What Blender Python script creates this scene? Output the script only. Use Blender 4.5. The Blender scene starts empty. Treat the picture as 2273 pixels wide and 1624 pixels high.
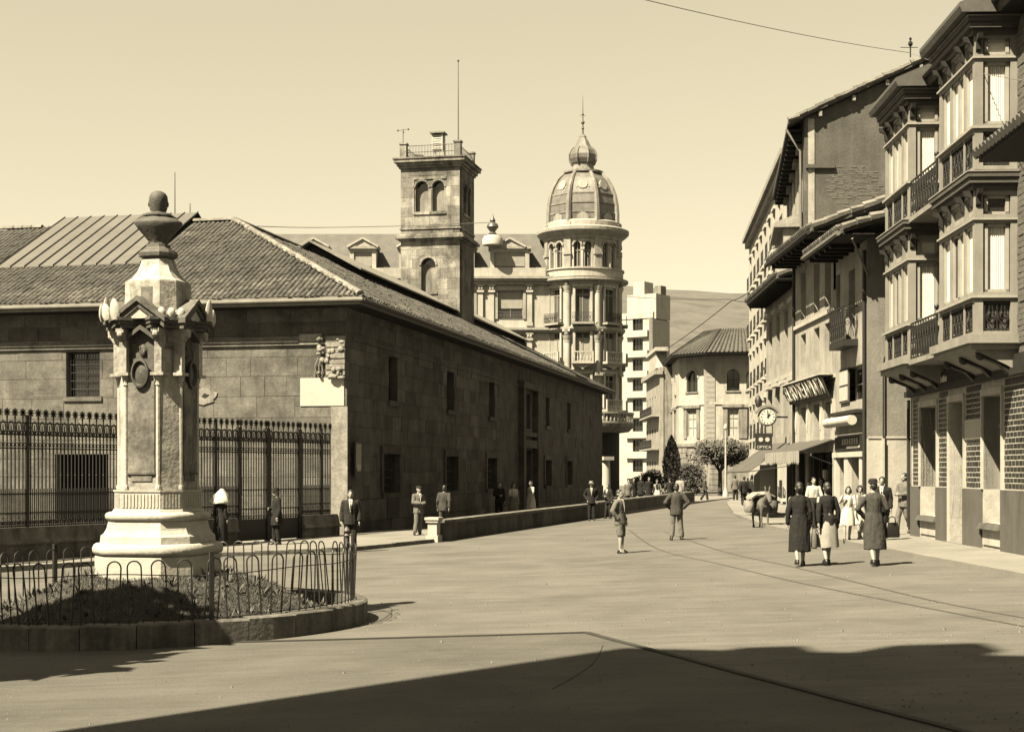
import bpy, bmesh, math, random
from mathutils import Vector, Matrix, noise
R = math.radians
rnd = random.Random(7)
scene = bpy.context.scene
COL = scene.collection
# ------------------------------------------------------------------ camera
F, CX, HY, HC = 3300.0, 1136.0, 1045.0, 2.0        # focal length, centre, horizon, eye height
cam = bpy.data.cameras.new('camera'); camo = bpy.data.objects.new('camera', cam); COL.objects.link(camo)
camo.location = (0, 0, HC); camo.rotation_euler = (R(90), 0, 0)
cam.sensor_width = 36; cam.lens = 36 * F / 2272.0; cam.shift_y = (HY - 812) / 2272.0
cam.clip_start = .3; cam.clip_end = 8000; scene.camera = camo
# ------------------------------------------------------------------ sky and sun
SUNH = Vector((.735, .68)).normalized(); ELEV = R(53)
w = bpy.data.worlds.new('World'); scene.world = w; w.use_nodes = True
nt = w.node_tree; nt.nodes.clear()
out = nt.nodes.new('ShaderNodeOutputWorld'); bg = nt.nodes.new('ShaderNodeBackground')
sk = nt.nodes.new('ShaderNodeTexSky'); sk.sky_type = 'NISHITA'; sk.sun_disc = False
sk.sun_elevation = ELEV; sk.sun_rotation = math.atan2(-SUNH.x, -SUNH.y); sk.dust_density = 1; sk.air_density = 1.0
bw = nt.nodes.new('ShaderNodeRGBToBW'); tint = nt.nodes.new('ShaderNodeMix'); tint.data_type = 'RGBA'; tint.blend_type = 'MULTIPLY'
tint.inputs[0].default_value = 1; tint.inputs[7].default_value = (1, .885, .605, 1)
pw = nt.nodes.new('ShaderNodeMath'); pw.operation = 'POWER'; pw.inputs[1].default_value = .62
ml = nt.nodes.new('ShaderNodeMath'); ml.operation = 'MULTIPLY'; ml.inputs[1].default_value = 1.44
nt.links.new(sk.outputs[0], bw.inputs[0]); nt.links.new(bw.outputs[0], pw.inputs[0]); nt.links.new(pw.outputs[0], ml.inputs[0]); nt.links.new(ml.outputs[0], tint.inputs[6])
nt.links.new(tint.outputs[2], bg.inputs[0]); nt.links.new(bg.outputs[0], out.inputs[0])
bg.inputs[1].default_value = .053
sl = bpy.data.lights.new('sun', 'SUN'); sl.energy = 5; sl.angle = R(.55); sl.color = (1, .865, .615)
so = bpy.data.objects.new('sun', sl); COL.objects.link(so)
sd = Vector((SUNH.x * math.cos(ELEV), SUNH.y * math.cos(ELEV), -math.sin(ELEV)))
so.rotation_euler = sd.to_track_quat('-Z', 'Y').to_euler(); so.location = (-30, -30, 60)
scene.view_settings.view_transform = 'Standard'; scene.view_settings.look = 'None'
scene.view_settings.gamma = 1; scene.view_settings.use_curve_mapping = False
scene.view_settings.exposure = 2.4
scene.render.engine = 'CYCLES'
# ------------------------------------------------------------------ terrain height and pixel helpers
def gz(x, y):
    return .03 * (max(-14, min(14, x)) - 4) - .003 * (max(-10, min(130, y)) - 35)
def gp(px, py):                                     # ground point seen at a pixel of the photograph
    k, m = (py - HY) / F, (px - CX) / F
    y = (HC + .12 - .105) / (k + .03 * m - .003)
    return Vector((m * y, y, gz(m * y, y)))
def at(px, py, y):
    return Vector(((px - CX) / F * y, y, HC + (HY - py) / F * y))
# ------------------------------------------------------------------ materials
def S(v, t=1.0):
    v *= .9
    return (v * (1 + .03 * t), v, v * (1 - .09 * t), 1)
MATS = {}
def mat(name, v, rough=.85, var=.3, sc=1.5, bump=.25, bsc=25, streak=0., rn=0., metal=0, spec=.25, v2=None, thr=None, rel=.02, hs=0):
    if name in MATS: return MATS[name]
    m = bpy.data.materials.new(name); m.use_nodes = True; t = m.node_tree; N = t.nodes; L = t.links
    b = N['Principled BSDF']; b.inputs['Roughness'].default_value = rough; b.inputs['Metallic'].default_value = metal
    b.inputs['Specular IOR Level'].default_value = spec
    g = N.new('ShaderNodeNewGeometry')
    n1 = N.new('ShaderNodeTexNoise'); n1.inputs['Scale'].default_value = sc; n1.inputs['Detail'].default_value = 7; n1.inputs['Roughness'].default_value = .62
    L.new(g.outputs['Position'], n1.inputs['Vector'])
    r1 = N.new('ShaderNodeMapRange'); r1.inputs[1].default_value = .3; r1.inputs[2].default_value = .7
    r1.inputs[3].default_value = 1 - var; r1.inputs[4].default_value = 1 + var
    L.new(n1.outputs['Fac'], r1.inputs[0]); fac = r1.outputs[0]
    def mul(a, bsock):
        q = N.new('ShaderNodeMath'); q.operation = 'MULTIPLY'; L.new(a, q.inputs[0]); L.new(bsock, q.inputs[1]); return q.outputs[0]
    n3 = N.new('ShaderNodeTexNoise'); n3.inputs['Scale'].default_value = bsc; n3.inputs['Detail'].default_value = 5
    L.new(g.outputs['Position'], n3.inputs['Vector'])
    r3 = N.new('ShaderNodeMapRange'); r3.inputs[1].default_value = .3; r3.inputs[2].default_value = .7
    r3.inputs[3].default_value = 1 - var * .45; r3.inputs[4].default_value = 1 + var * .45
    L.new(n3.outputs['Fac'], r3.inputs[0]); fac = mul(fac, r3.outputs[0])
    if hs:
        mp = N.new('ShaderNodeMapping'); mp.inputs['Scale'].default_value = (.35, 2.6, 1); mp.inputs['Rotation'].default_value = (0, 0, .12)
        L.new(g.outputs['Position'], mp.inputs[0])
        n5 = N.new('ShaderNodeTexNoise'); n5.inputs['Scale'].default_value = 1.6; n5.inputs['Detail'].default_value = 8; n5.inputs['Roughness'].default_value = .7
        L.new(mp.outputs[0], n5.inputs['Vector'])
        r5 = N.new('ShaderNodeMapRange'); r5.inputs[1].default_value = .35; r5.inputs[2].default_value = .65; r5.inputs[3].default_value = 1 - hs; r5.inputs[4].default_value = 1 + hs
        L.new(n5.outputs['Fac'], r5.inputs[0]); fac = mul(fac, r5.outputs[0])
    if streak:
        mp = N.new('ShaderNodeMapping'); mp.inputs['Scale'].default_value = (2.3, 2.3, .3)
        L.new(g.outputs['Position'], mp.inputs[0])
        n2 = N.new('ShaderNodeTexNoise'); n2.inputs['Scale'].default_value = 1.1; n2.inputs['Detail'].default_value = 9; n2.inputs['Roughness'].default_value = .68; n2.inputs['Distortion'].default_value = .5
        L.new(mp.outputs[0], n2.inputs['Vector'])
        r2 = N.new('ShaderNodeMapRange'); r2.inputs[1].default_value = .42; r2.inputs[2].default_value = .66
        r2.inputs[3].default_value = 1; r2.inputs[4].default_value = 1 - streak
        L.new(n2.outputs['Fac'], r2.inputs[0]); fac = mul(fac, r2.outputs[0])
    if rn:
        oi = N.new('ShaderNodeObjectInfo'); rr = N.new('ShaderNodeMapRange')
        rr.inputs[3].default_value = 1 - rn; rr.inputs[4].default_value = 1 + rn
        L.new(oi.outputs['Random'], rr.inputs[0]); fac = mul(fac, rr.outputs[0])
    mx = N.new('ShaderNodeMix'); mx.data_type = 'RGBA'; mx.blend_type = 'MULTIPLY'; mx.inputs[0].default_value = 1
    mx.inputs[6].default_value = S(v)
    if v2 is not None:                                # patches of another tone
        n4 = N.new('ShaderNodeTexNoise'); n4.inputs['Scale'].default_value = sc * .6; n4.inputs['Detail'].default_value = 9
        n4.inputs['Roughness'].default_value = .7
        off = N.new('ShaderNodeVectorMath'); off.inputs[1].default_value = (13, 7, 5); L.new(g.outputs['Position'], off.inputs[0]); L.new(off.outputs[0], n4.inputs['Vector'])
        r4 = N.new('ShaderNodeMapRange'); r4.inputs[1].default_value = thr or .5; r4.inputs[2].default_value = (thr or .5) + .08
        L.new(n4.outputs['Fac'], r4.inputs[0])
        m4 = N.new('ShaderNodeMix'); m4.data_type = 'RGBA'; m4.inputs[6].default_value = S(v); m4.inputs[7].default_value = S(v2)
        L.new(r4.outputs[0], m4.inputs[0]); L.new(m4.outputs[2], mx.inputs[6])
    L.new(fac, mx.inputs[7]); L.new(mx.outputs[2], b.inputs['Base Color'])
    if bump:
        bp = N.new('ShaderNodeBump'); bp.inputs['Strength'].default_value = bump; bp.inputs['Distance'].default_value = rel
        L.new(n3.outputs['Fac'], bp.inputs['Height']); L.new(bp.outputs[0], b.inputs['Normal'])
    MATS[name] = m; return m
mat('road', .065, .95, .2, .5, .45, 34, v2=.056, thr=.53, rel=.02, hs=.15)
mat('paving', .115, .9, .14, .5, .25, 14, v2=.1, thr=.5)
mat('apron', .052, .95, .2, .6, .4, 30, v2=.044, thr=.5, hs=.12)
mat('kerb', .1, .9, .3, 2, .4, 18, streak=.55)
mat('island_kerb', .075, .9, .4, 2, .4, 18, streak=.65, rn=.15)
mat('soil_groove_shade', .02, .95, .4, 3, .6, 20)
mat('stone', .08, .9, .38, 1.3, .5, 12, streak=.2, rn=.13, v2=.055, thr=.5)
mat('stone_shaded', .055, .92, .4, 1.0, .5, 12, streak=.3, rn=.33, v2=.035, thr=.55)  # darker copy of stone for shaded faces, shade put into the colour
mat('mortar', .11, .95, .25, 2, .4, 20, streak=.3)
mat('mortar_shaded', .05, .95, .25, 2, .4, 20)  # darker mortar copy, shade of the side wall put into the colour
mat('tower_stone', .15, .9, .4, .9, .5, 9, streak=.5, rn=.3, v2=.075, thr=.5)
mat('relief_stone', .14, .9, .35, 3, .6, 14, streak=.3)
mat('limewash', .26, .9, .08, 2, .2, 20)
mat('fascia', .11, .8, .2, 2, .2, 20, streak=.2)
mat('timber_dark', .008, .8, .3, 3, .3, 20)
mat('tile', .045, .9, .55, 1.1, .4, 7, rn=.35, v2=.07, thr=.55)
mat('tile_far', .05, .9, .3, 2, .5, 9)
mat('ridge_tile', .1, .9, .3, 2, .4, 20, rn=.2)
mat('sheet', .06, .6, .18, .6, .15, 8, rn=.08, spec=.4)
mat('glass', .012, .12, .2, 1, .02, 4, spec=.6)
mat('iron', .006, .55, .3, 6, .2, 40, spec=.4)
mat('iron_light', .05, .6, .4, 8, .2, 40, spec=.4)
mat('monument', .25, .85, .14, 2.5, .35, 20, v2=.21, thr=.54)
mat('monument_stained', .125, .85, .45, 3.5, .5, 16, streak=.55, v2=.08, thr=.5)
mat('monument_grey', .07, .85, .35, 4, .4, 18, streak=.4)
mat('bronze', .045, .45, .35, 5, .2, 25, metal=.2, spec=.5)
mat('monument_worn', .25, .85, .35, 3, .5, 18, streak=.4, v2=.15, thr=.55)
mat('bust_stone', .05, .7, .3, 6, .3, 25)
mat('cream', .19, .85, .2, .9, .3, 10, streak=.3)
mat('cream_light', .245, .85, .16, .9, .3, 10, streak=.25)
mat('cream_grey', .14, .85, .3, .9, .3, 10, streak=.45)
mat('render_grey', .12, .9, .2, .8, .4, 14, streak=.3, v2=.11, thr=.5)
mat('render_lime', .24, .9, .14, 1.2, .3, 14, streak=.2, v2=.22, thr=.58)
mat('render_house', .19, .9, .22, 1.3, .3, 14, streak=.22, v2=.16, thr=.54)
mat('gable_render', .06, .95, .25, .9, .6, 10, streak=.2, v2=.085, thr=.54)
mat('stucco_white', .27, .85, .12, 1, .25, 12, streak=.25)
mat('joinery', .15, .6, .14, 2, .1, 30, streak=.2)
mat('joinery_pale', .2, .6, .12, 2, .1, 30, streak=.15)
mat('white_wall', .26, .85, .1, 1, .1, 12, streak=.15)
mat('joinery_dark', .014, .6, .25, 3, .15, 30)
mat('curtain', .42, .9, .06, 3, .1, 30)
mat('blind', .17, .8, .12, 3, .2, 20)
mat('shutter', .045, .7, .2, 3, .2, 20)
mat('dado', .06, .55, .18, 1.4, .12, 16, streak=.3, spec=.4)
mat('glazed_brick', .02, .35, .3, 4, .15, 30, rn=.35, spec=.5)
mat('joint_pale', .24, .9, .2, 4, .3, 30)
mat('panel_pale', .27, .8, .14, 1.5, .05, 20, streak=.25)
mat('brick_wall', .07, .9, .25, 4, .4, 20, rn=.2)
mat('slate', .045, .7, .25, 1.2, .4, 6, spec=.4)
mat('zinc', .085, .5, .3, 1.5, .2, 8, streak=.35, spec=.5)
mat('awning', .05, .9, .15, 2, .2, 20, streak=.2)
mat('awning_pale', .17, .9, .12, 2, .2, 20)
mat('sign_black', .012, .5, .2, 3, .05, 20, spec=.4)
mat('sign_letter', .27, .7, .1, 3, .05, 20)
mat('dial', .34, .5, .04, 3, .0, 20)
mat('skin', .17, .6, .12, 8, .1, 60)
mat('hair', .012, .5, .3, 20, .4, 60, spec=.4)
mat('cloth_black', .006, .9, .3, 8, .3, 60)
mat('cloth_dark', .011, .9, .25, 8, .3, 60)
mat('cloth_mid', .028, .9, .2, 8, .3, 60)
mat('cloth_grey', .075, .9, .2, 8, .3, 60)
mat('cloth_pale', .17, .9, .15, 8, .3, 60)
mat('cloth_white', .27, .9, .08, 8, .2, 60)
mat('leather', .008, .45, .3, 10, .2, 40, spec=.5)
mat('donkey_coat', .07, .9, .35, 10, .4, 60)
mat('donkey_leg', .04, .9, .35, 10, .4, 60)
mat('wicker', .06, .9, .4, 25, .6, 60)
mat('sacking', .15, .95, .3, 10, .5, 50)
mat('grass', .055, .9, .45, 6, .3, 40)
mat('leaf', .05, .7, .45, 3, .1, 40)
mat('leaf_dark', .022, .7, .4, 3, .1, 40)
mat('bark', .03, .95, .35, 6, .6, 30)
mat('hill', .062, .95, .14, .05, .0, .12, v2=.046, thr=.52)
mat('pole_pale', .24, .6, .15, 3, .1, 30)
mat('cable', .02, .7, .2, 3, .1, 30)
mat('cable_pale', .09, .7, .2, 3, .1, 30)
mat('crack', .02, .9, .2, 3, .1, 30)
mat('rail_steel', .03, .6, .2, 3, .1, 30, spec=.4)
# ------------------------------------------------------------------ mesh builder
class MB:
    def __init__(s): s.v = []; s.f = []
    def add(s, vs, fs):
        o = len(s.v); s.v.extend([tuple(q) for q in vs]); s.f.extend([tuple(i + o for i in f) for f in fs]); return s
    def box(s, x0, x1, y0, y1, z0, z1):
        if x1 < x0: x0, x1 = x1, x0
        if y1 < y0: y0, y1 = y1, y0
        return s.add([(x0, y0, z0), (x1, y0, z0), (x1, y1, z0), (x0, y1, z0), (x0, y0, z1), (x1, y0, z1), (x1, y1, z1), (x0, y1, z1)],
                     [(0, 3, 2, 1), (4, 5, 6, 7), (0, 1, 5, 4), (1, 2, 6, 5), (2, 3, 7, 6), (3, 0, 4, 7)])
    def loft(s, rings, cap=True, closed=True):
        n = len(rings[0]); vs = [p for r in rings for p in r]; fs = []
        for i in range(len(rings) - 1):
            for j in range(n if closed else n - 1):
                k = (j + 1) % n; fs.append((i * n + j, i * n + k, (i + 1) * n + k, (i + 1) * n + j))
        if cap: fs.append(tuple(range(n - 1, -1, -1))); fs.append(tuple((len(rings) - 1) * n + j for j in range(n)))
        return s.add(vs, fs)
    def prism(s, pts, axis, a, b):
        def P(p, t): return (t, p[0], p[1]) if axis == 'x' else ((p[0], t, p[1]) if axis == 'y' else (p[0], p[1], t))
        return s.loft([[P(p, a) for p in pts], [P(p, b) for p in pts]])
    def tube(s, pts, r, n=6, cap=True, flat=None):
        pts = [Vector(p) for p in pts]; rs = r if isinstance(r, (list, tuple)) else [r] * len(pts); rings = []
        prev = None
        for i, p in enumerate(pts):
            d = (pts[min(i + 1, len(pts) - 1)] - pts[max(i - 1, 0)])
            d = d.normalized() if d.length > 1e-9 else Vector((0, 0, 1))
            if prev is None:
                u = d.orthogonal().normalized() if abs(d.z) < .95 else Vector((1, 0, 0))
                u = (u - d * u.dot(d)).normalized()
            else: u = (prev - d * prev.dot(d)).normalized()
            prev = u; q = d.cross(u)
            rings.append([p + (u * math.cos(a) + q * math.sin(a)) * rs[i] for a in [2 * math.pi * (k + .5) / n for k in range(n)]])
        return s.loft(rings, cap)
    def lathe(s, prof, n=16, c=(0, 0, 0), sx=1, sy=1, a0=0, a1=2 * math.pi, cap=True):
        full = abs(a1 - a0 - 2 * math.pi) < 1e-6; m = n if full else n + 1
        rings = [[(c[0] + r * sx * math.cos(a0 + (a1 - a0) * k / n), c[1] + r * sy * math.sin(a0 + (a1 - a0) * k / n), c[2] + z) for k in range(m)] for r, z in prof]
        return s.loft(rings, cap and full, full)
    def ell(s, c, r, n=10, m=6, rot=None):
        if not isinstance(r, (list, tuple)): r = (r, r, r)
        rings = []
        for i in range(m + 1):
            t = -math.pi / 2 + math.pi * (i if 0 < i < m else (.03 if i == 0 else m - .03)) / m
            ring = [Vector((r[0] * math.cos(t) * math.cos(2 * math.pi * k / n), r[1] * math.cos(t) * math.sin(2 * math.pi * k / n), r[2] * math.sin(t))) for k in range(n)]
            if rot: ring = [rot @ q for q in ring]
            rings.append([Vector(c) + q for q in ring])
        return s.loft(rings)
    def cap(s, a, b, ra, rb, n=10):                     # tapered capsule
        a, b = Vector(a), Vector(b); d = (b - a).normalized() if (b - a).length > 1e-6 else Vector((0, 0, 1))
        pts = [a - d * ra * .95, a - d * ra * .6, a, b, b + d * rb * .6, b + d * rb * .95]
        return s.tube(pts, [ra * .25, ra * .8, ra, rb, rb * .8, rb * .25], n)
    def xf(s, mx, i0=0):
        s.v[i0:] = [tuple(mx @ Vector(q)) for q in s.v[i0:]]; return s
    def mesh(s, name, m=None, smooth=False, ang=40):
        me = bpy.data.meshes.new(name); me.from_pydata(s.v, [], s.f)
        if m: me.materials.append(MATS[m])
        if smooth: fixn(me); me.shade_smooth(); me.set_sharp_from_angle(angle=R(ang))
        return me
    def obj(s, name, m, parent=None, smooth=False, ang=40, loc=None, kind=None):
        o = bpy.data.objects.new(name, s.mesh(name, m, smooth, ang)); COL.objects.link(o)
        if parent: o.parent = parent
        if loc: o.location = loc
        if kind: o['kind'] = kind
        return o
def fixn(me):
    bm = bmesh.new(); bm.from_mesh(me); bmesh.ops.recalc_face_normals(bm, faces=bm.faces); bm.to_mesh(me); bm.free()
def tag(o, label, cat, group=None):
    o['label'] = label; o['category'] = cat
    if group: o['group'] = group
    return o
def thing(name, label, cat, loc=(0, 0, 0), rz=0, group=None):
    o = bpy.data.objects.new(name, None); COL.objects.link(o); o.location = loc; o.rotation_euler = (0, 0, rz)
    o.empty_display_size = .3
    return tag(o, label, cat, group)
def struct(o): o['kind'] = 'structure'; return o
def inst(name, me, parent, loc=(0, 0, 0), rot=(0, 0, 0), sc=(1, 1, 1)):
    o = bpy.data.objects.new(name, me); COL.objects.link(o); o.parent = parent; o.location = loc; o.rotation_euler = rot; o.scale = sc
    return o
UNIT = {}
def unit(m):                                            # shared unit box, centred
    if m not in UNIT: UNIT[m] = MB().box(-.5, .5, -.5, .5, -.5, .5).mesh('piece', m)
    return UNIT[m]
def bx(name, m, parent, x0, x1, y0, y1, z0, z1):        # one box as its own object on a shared mesh
    return inst(name, unit(m), parent, ((x0 + x1) / 2, (y0 + y1) / 2, (z0 + z1) / 2), (0, 0, 0), (abs(x1 - x0), abs(y1 - y0), abs(z1 - z0)))
def cut(rects, h):                                      # rectangles (u0,u1,z0,z1) minus rectangle h
    res = []
    for (a, b, c, d) in rects:
        if h[0] >= b or h[1] <= a or h[2] >= d or h[3] <= c: res.append((a, b, c, d)); continue
        if h[2] > c: res.append((a, b, c, h[2]))
        if h[3] < d: res.append((a, b, h[3], d))
        lo, hi = max(c, h[2]), min(d, h[3])
        if h[0] > a: res.append((a, h[0], lo, hi))
        if h[1] < b: res.append((h[1], b, lo, hi))
    return res
def wall(mb, u0, u1, z0, z1, ops, d0, d1, axis='x'):    # wall slab with real openings; d = depth range
    rects = [(u0, u1, z0, z1)]
    for h in ops: rects = cut(rects, h)
    for (a, b, c, d) in rects:
        if axis == 'x': mb.box(a, b, d0, d1, c, d)
        else: mb.box(d0, d1, a, b, c, d)
def masonry(parent, u0, u1, z0, z1, ch, bl, ops, m, axis='x', sgn=-1, base=0., gap=.014, limit=300, name='stone_block', proud=(.012, .035), key=None, offs=None):
    out = []; z = z0; row = 0
    while z < z1 - .05:
        h = min(ch * rnd.uniform(.9, 1.1), z1 - z)
        if z1 - z - h < .12: h = z1 - z
        u = u0 - (rnd.random() if offs is None else offs * (row % 2)) * bl; row += 1
        while u < u1:
            l = bl * (rnd.uniform(.6, 1.35) if offs is None else 1)
            a, b = max(u, u0), min(u + l, u1); u += l
            if b - a < .05: continue
            rs = [(a, b, z, z + h)]
            for o in ops: rs = cut(rs, o)
            out += [q for q in rs if q[1] - q[0] > gap * 2.5 and q[3] - q[2] > gap * 2.5]
        z += h
    if key: out.sort(key=key)
    mb = MB()
    for i, (a, b, c, d) in enumerate(out):
        p = rnd.uniform(*proud); g = gap / 2; e0, e1 = base, base + sgn * p
        if axis == 'x': args = (a + g, b - g, e0, e1, c + g, d - g)
        else: args = (e0, e1, a + g, b - g, c + g, d - g)
        if i < limit: bx(name, m, parent, *args)
        else: mb.box(*args)
    if mb.v: mb.obj(name + 's_far', m, parent, kind='stuff')
def arch_head(mb, u0, u1, zs, d0, d1, n=8, axis='x', top=None):   # fills the corners between a round arch and its square head
    r = (u1 - u0) / 2; uc = (u0 + u1) / 2; top = top or zs + r
    for sgn in (-1, 1):
        pts = [(uc + sgn * r, zs)] + [(uc + sgn * r * math.cos(t), zs + r * math.sin(t)) for t in [math.pi / 2 * k / n for k in range(1, n + 1)]] + [(uc, top + .001), (uc + sgn * r, top + .001)]
        for k in range(1, n + 1):
            a, b = pts[k - 1] if k > 1 else pts[0], pts[k]
            q = [a, b, (b[0], top + .002), (a[0], top + .002)]
            mb.prism(q, 'y' if axis == 'x' else 'x', d0, d1)
FONT = {}
def text_mesh(name, s, size, m, depth=.02):
    cu = bpy.data.curves.new('t', 'FONT'); cu.body = s; cu.size = size; cu.extrude = depth; cu.offset = size * .006; cu.align_x = 'CENTER'; cu.align_y = 'CENTER'
    o = bpy.data.objects.new('t', cu); COL.objects.link(o)
    dg = bpy.context.evaluated_depsgraph_get(); dg.update()
    me = bpy.data.meshes.new_from_object(o.evaluated_get(dg)); bpy.data.objects.remove(o); bpy.data.curves.remove(cu)
    me.name = name; me.materials.clear(); me.materials.append(MATS[m]); return me
# ------------------------------------------------------------------ ground, pavements, tram rails
def ground_sheet():
    xs = [-3000, -800, -200, -60, -25] + [-14 + i for i in range(0, 29)] + [25, 60, 200, 800, 3000]
    ys = [-300, -60, -10] + [i * 2.5 for i in range(0, 53)] + [150, 200, 400, 1000, 3500]
    mb = MB(); n = len(xs)
    mb.add([(x, y, gz(x, y)) for y in ys for x in xs], [(j * n + i, j * n + i + 1, (j + 1) * n + i + 1, (j + 1) * n + i) for j in range(len(ys) - 1) for i in range(n - 1)])
    return struct(mb.obj('road', 'road', smooth=True))
ground_sheet()
def resample(pts, step):
    out = []
    for a, b in zip(pts, pts[1:]):
        a, b = Vector(a), Vector(b); n = max(1, int((b - a).length / step))
        out += [a + (b - a) * k / n for k in range(n)]
    return out + [Vector(pts[-1])]
def raised(name, left, right, h, m):                    # pavement between two matching lines, standing h above the road, with side faces
    mb = MB(); rings = []
    for a, b in zip(left, right):
        za, zb = gz(*a), gz(*b)
        rings.append([(a[0], a[1], za - .2), (b[0], b[1], zb - .2), (b[0], b[1], zb + h), (a[0], a[1], za + h)])
    mb.loft(rings); return struct(mb.obj(name, m))
def kerb_line(parent, pts, wdt, h, m, L=.95):
    ps = [Vector(p) for p in pts]
    for a, b in zip(ps, ps[1:]):
        n = max(1, round((b - a).length / L)); d = (b - a) / n; ang = math.atan2(d.y, d.x)
        for k in range(n):
            c = a + d * (k + .5)
            o = inst('kerb_stone', unit(m), parent, (c.x, c.y, gz(c.x, c.y) + h / 2 - .06 + rnd.uniform(-.006, .006)), (0, 0, ang + rnd.uniform(-.006, .006)), (d.length - .012, wdt, h + .12))
KL = [(-16, 33.5), (-8.1, 41.3), (-4.5, 42.4), (-2.55, 46.2)]
lp = raised('pavement_left', [(-30, 45), (-14, 48), (-9, 56), (-5.4, 56), (-1.2, 56), (6, 90), (10, 112)], [(-16, 33.3), (-8.1, 41.25), (-4.5, 42.35), (-2.5, 46.25), (-.3, 54), (11.2, 90), (18, 112)], .11, 'paving')
kerb_line(lp, KL, .16, .122, 'kerb')
KR = [(8.67, 14), (8.66, 25), (8.56, 34.5), (8.6, 50.5), (9.7, 65), (12.4, 86), (15.4, 103)]
rp = raised('pavement_right', KR, [(13, 14), (13, 25), (13, 34.5), (13, 50.5), (14.5, 65), (17, 86), (20, 103)], .1, 'paving')
kerb_line(rp, KR[:5], .16, .112, 'paving', 1.1)
# paved apron the photographer stands on, edged by a dark iron strip
A0, A1, A2 = gp(470, 1428), gp(1302, 1405), gp(2330, 1678)
mb = MB(); q = [(A0.x - 3, A0.y - .2), (A0.x, A0.y), (A1.x, A1.y), (A2.x, A2.y), (A2.x, 4), (A0.x - 3, 4)]
mb.add([(x, y, gz(x, y) + .006) for x, y in q], [(0, 1, 2, 3, 4, 5)]); struct(mb.obj('pavement_apron', 'apron'))
mb = MB()
for a, b in ((A0, A1), (A1, A2)):
    pts = resample([a, b], 1.0); nx = Vector((-(b - a).y, (b - a).x, 0)).normalized() * .042
    mb.loft([[p - nx + Vector((0, 0, -.02)), p + nx + Vector((0, 0, -.02)), p + nx + Vector((0, 0, .022)), p - nx + Vector((0, 0, .022))] for p in [Vector((t.x + rnd.uniform(-.012, .012), t.y + rnd.uniform(-.012, .012), gz(t.x, t.y))) for t in pts]])
struct(mb.obj('pavement_edge', 'crack'))
def ribbon(name, pts, wd, m, h=.006):
    mb = MB(); P = [Vector((p[0], p[1], 0)) for p in pts]; L = []; 
    for i, p in enumerate(P):
        d = (P[min(i + 1, len(P) - 1)] - P[max(0, i - 1)]).normalized(); nx = Vector((-d.y, d.x, 0)) * wd / 2
        L.append([(q.x, q.y, gz(q.x, q.y) + dz) for q, dz in ((p - nx, -.02), (p + nx, -.02), (p + nx, h), (p - nx, h))])
    mb.loft(L); return struct(mb.obj(name, m))
def curve_px(px, n=10):
    g = [gp(*p) for p in px]; out = []
    for i in range(len(g) - 1):
        p0, p1, p2, p3 = g[max(i - 1, 0)], g[i], g[i + 1], g[min(i + 2, len(g) - 1)]
        for k in range(n):
            t = k / n; out.append(.5 * ((2 * p1) + (p2 - p0) * t + (2 * p0 - 5 * p1 + 4 * p2 - p3) * t * t + (3 * p1 - p0 - 3 * p2 + p3) * t ** 3))
    return out + [g[-1]]
for px in ([(1395, 1175), (1460, 1218), (1600, 1252), (1770, 1292), (1990, 1336), (2272, 1390)], [(1475, 1180), (1600, 1222), (1760, 1258), (1900, 1292), (2080, 1335), (2300, 1376)]):
    ribbon('tram_rail', curve_px(px), .05, 'rail_steel', .006)
ribbon('road_crack', curve_px([(1338, 1432), (1318, 1470), (1270, 1505), (1225, 1530)], 6), .01, 'crack', .0105)
ribbon('road_crack', curve_px([(820, 1345), (868, 1350), (858, 1368), (822, 1384)], 6), .02, 'rail_steel', .005)
# ------------------------------------------------------------------ island round the monument
IC = Vector((-5.0, 21.3)); IR = 2.92
def ring_pt(a, r): return Vector((IC.x + r * math.cos(a), IC.y + r * math.sin(a)))
isl = struct(MB().lathe([(IR - .1, -.5), (IR - .1, .18)], 48, (IC.x, IC.y, -.27)).obj('island_ground', 'soil_groove_shade'))
NK = 26
for k in range(NK):
    a = 2 * math.pi * (k + .5) / NK; l = 2 * math.pi * IR / NK; p = ring_pt(a, IR - .14); mb = MB()
    rings = [[Vector((rr * math.cos(t), rr * math.sin(t), z)) for rr, z in ((IR - .3, -.3), (IR, -.3), (IR, .285), (IR - .03, .305), (IR - .3, .305))] for t in [(j / 4 - .5) * (l - .012) / IR for j in range(5)]]
    mb.loft(rings)
    o = mb.obj('kerb_stone', 'island_kerb', isl); o.location = (IC.x, IC.y, gz(*p) + rnd.uniform(-.008, .008)); o.rotation_euler = (0, 0, a)
def mound(x, y):
    d = (Vector((x, y)) - IC).length; t = max(0, min(1, (IR - .3 - d) / 1.7))
    return -.06 + .58 * (t * t * (3 - 2 * t)) + .03 * math.sin(x * 5) * math.cos(y * 4)
mb = MB(); RR = 14; NA = 48
mb.add([(IC.x, IC.y, mound(IC.x, IC.y))] + [(*ring_pt(2 * math.pi * j / NA, (IR - .28) * i / RR), mound(*ring_pt(2 * math.pi * j / NA, (IR - .28) * i / RR))) for i in range(1, RR + 1) for j in range(NA)],
       [(0, 1 + j, 1 + (j + 1) % NA) for j in range(NA)] + [(1 + i * NA + j, 1 + (i + 1) * NA + j, 1 + (i + 1) * NA + (j + 1) % NA, 1 + i * NA + (j + 1) % NA) for i in range(RR - 1) for j in range(NA)])
mb.obj('earth_mound', 'soil_groove_shade', isl, smooth=True)
mb = MB()
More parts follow.
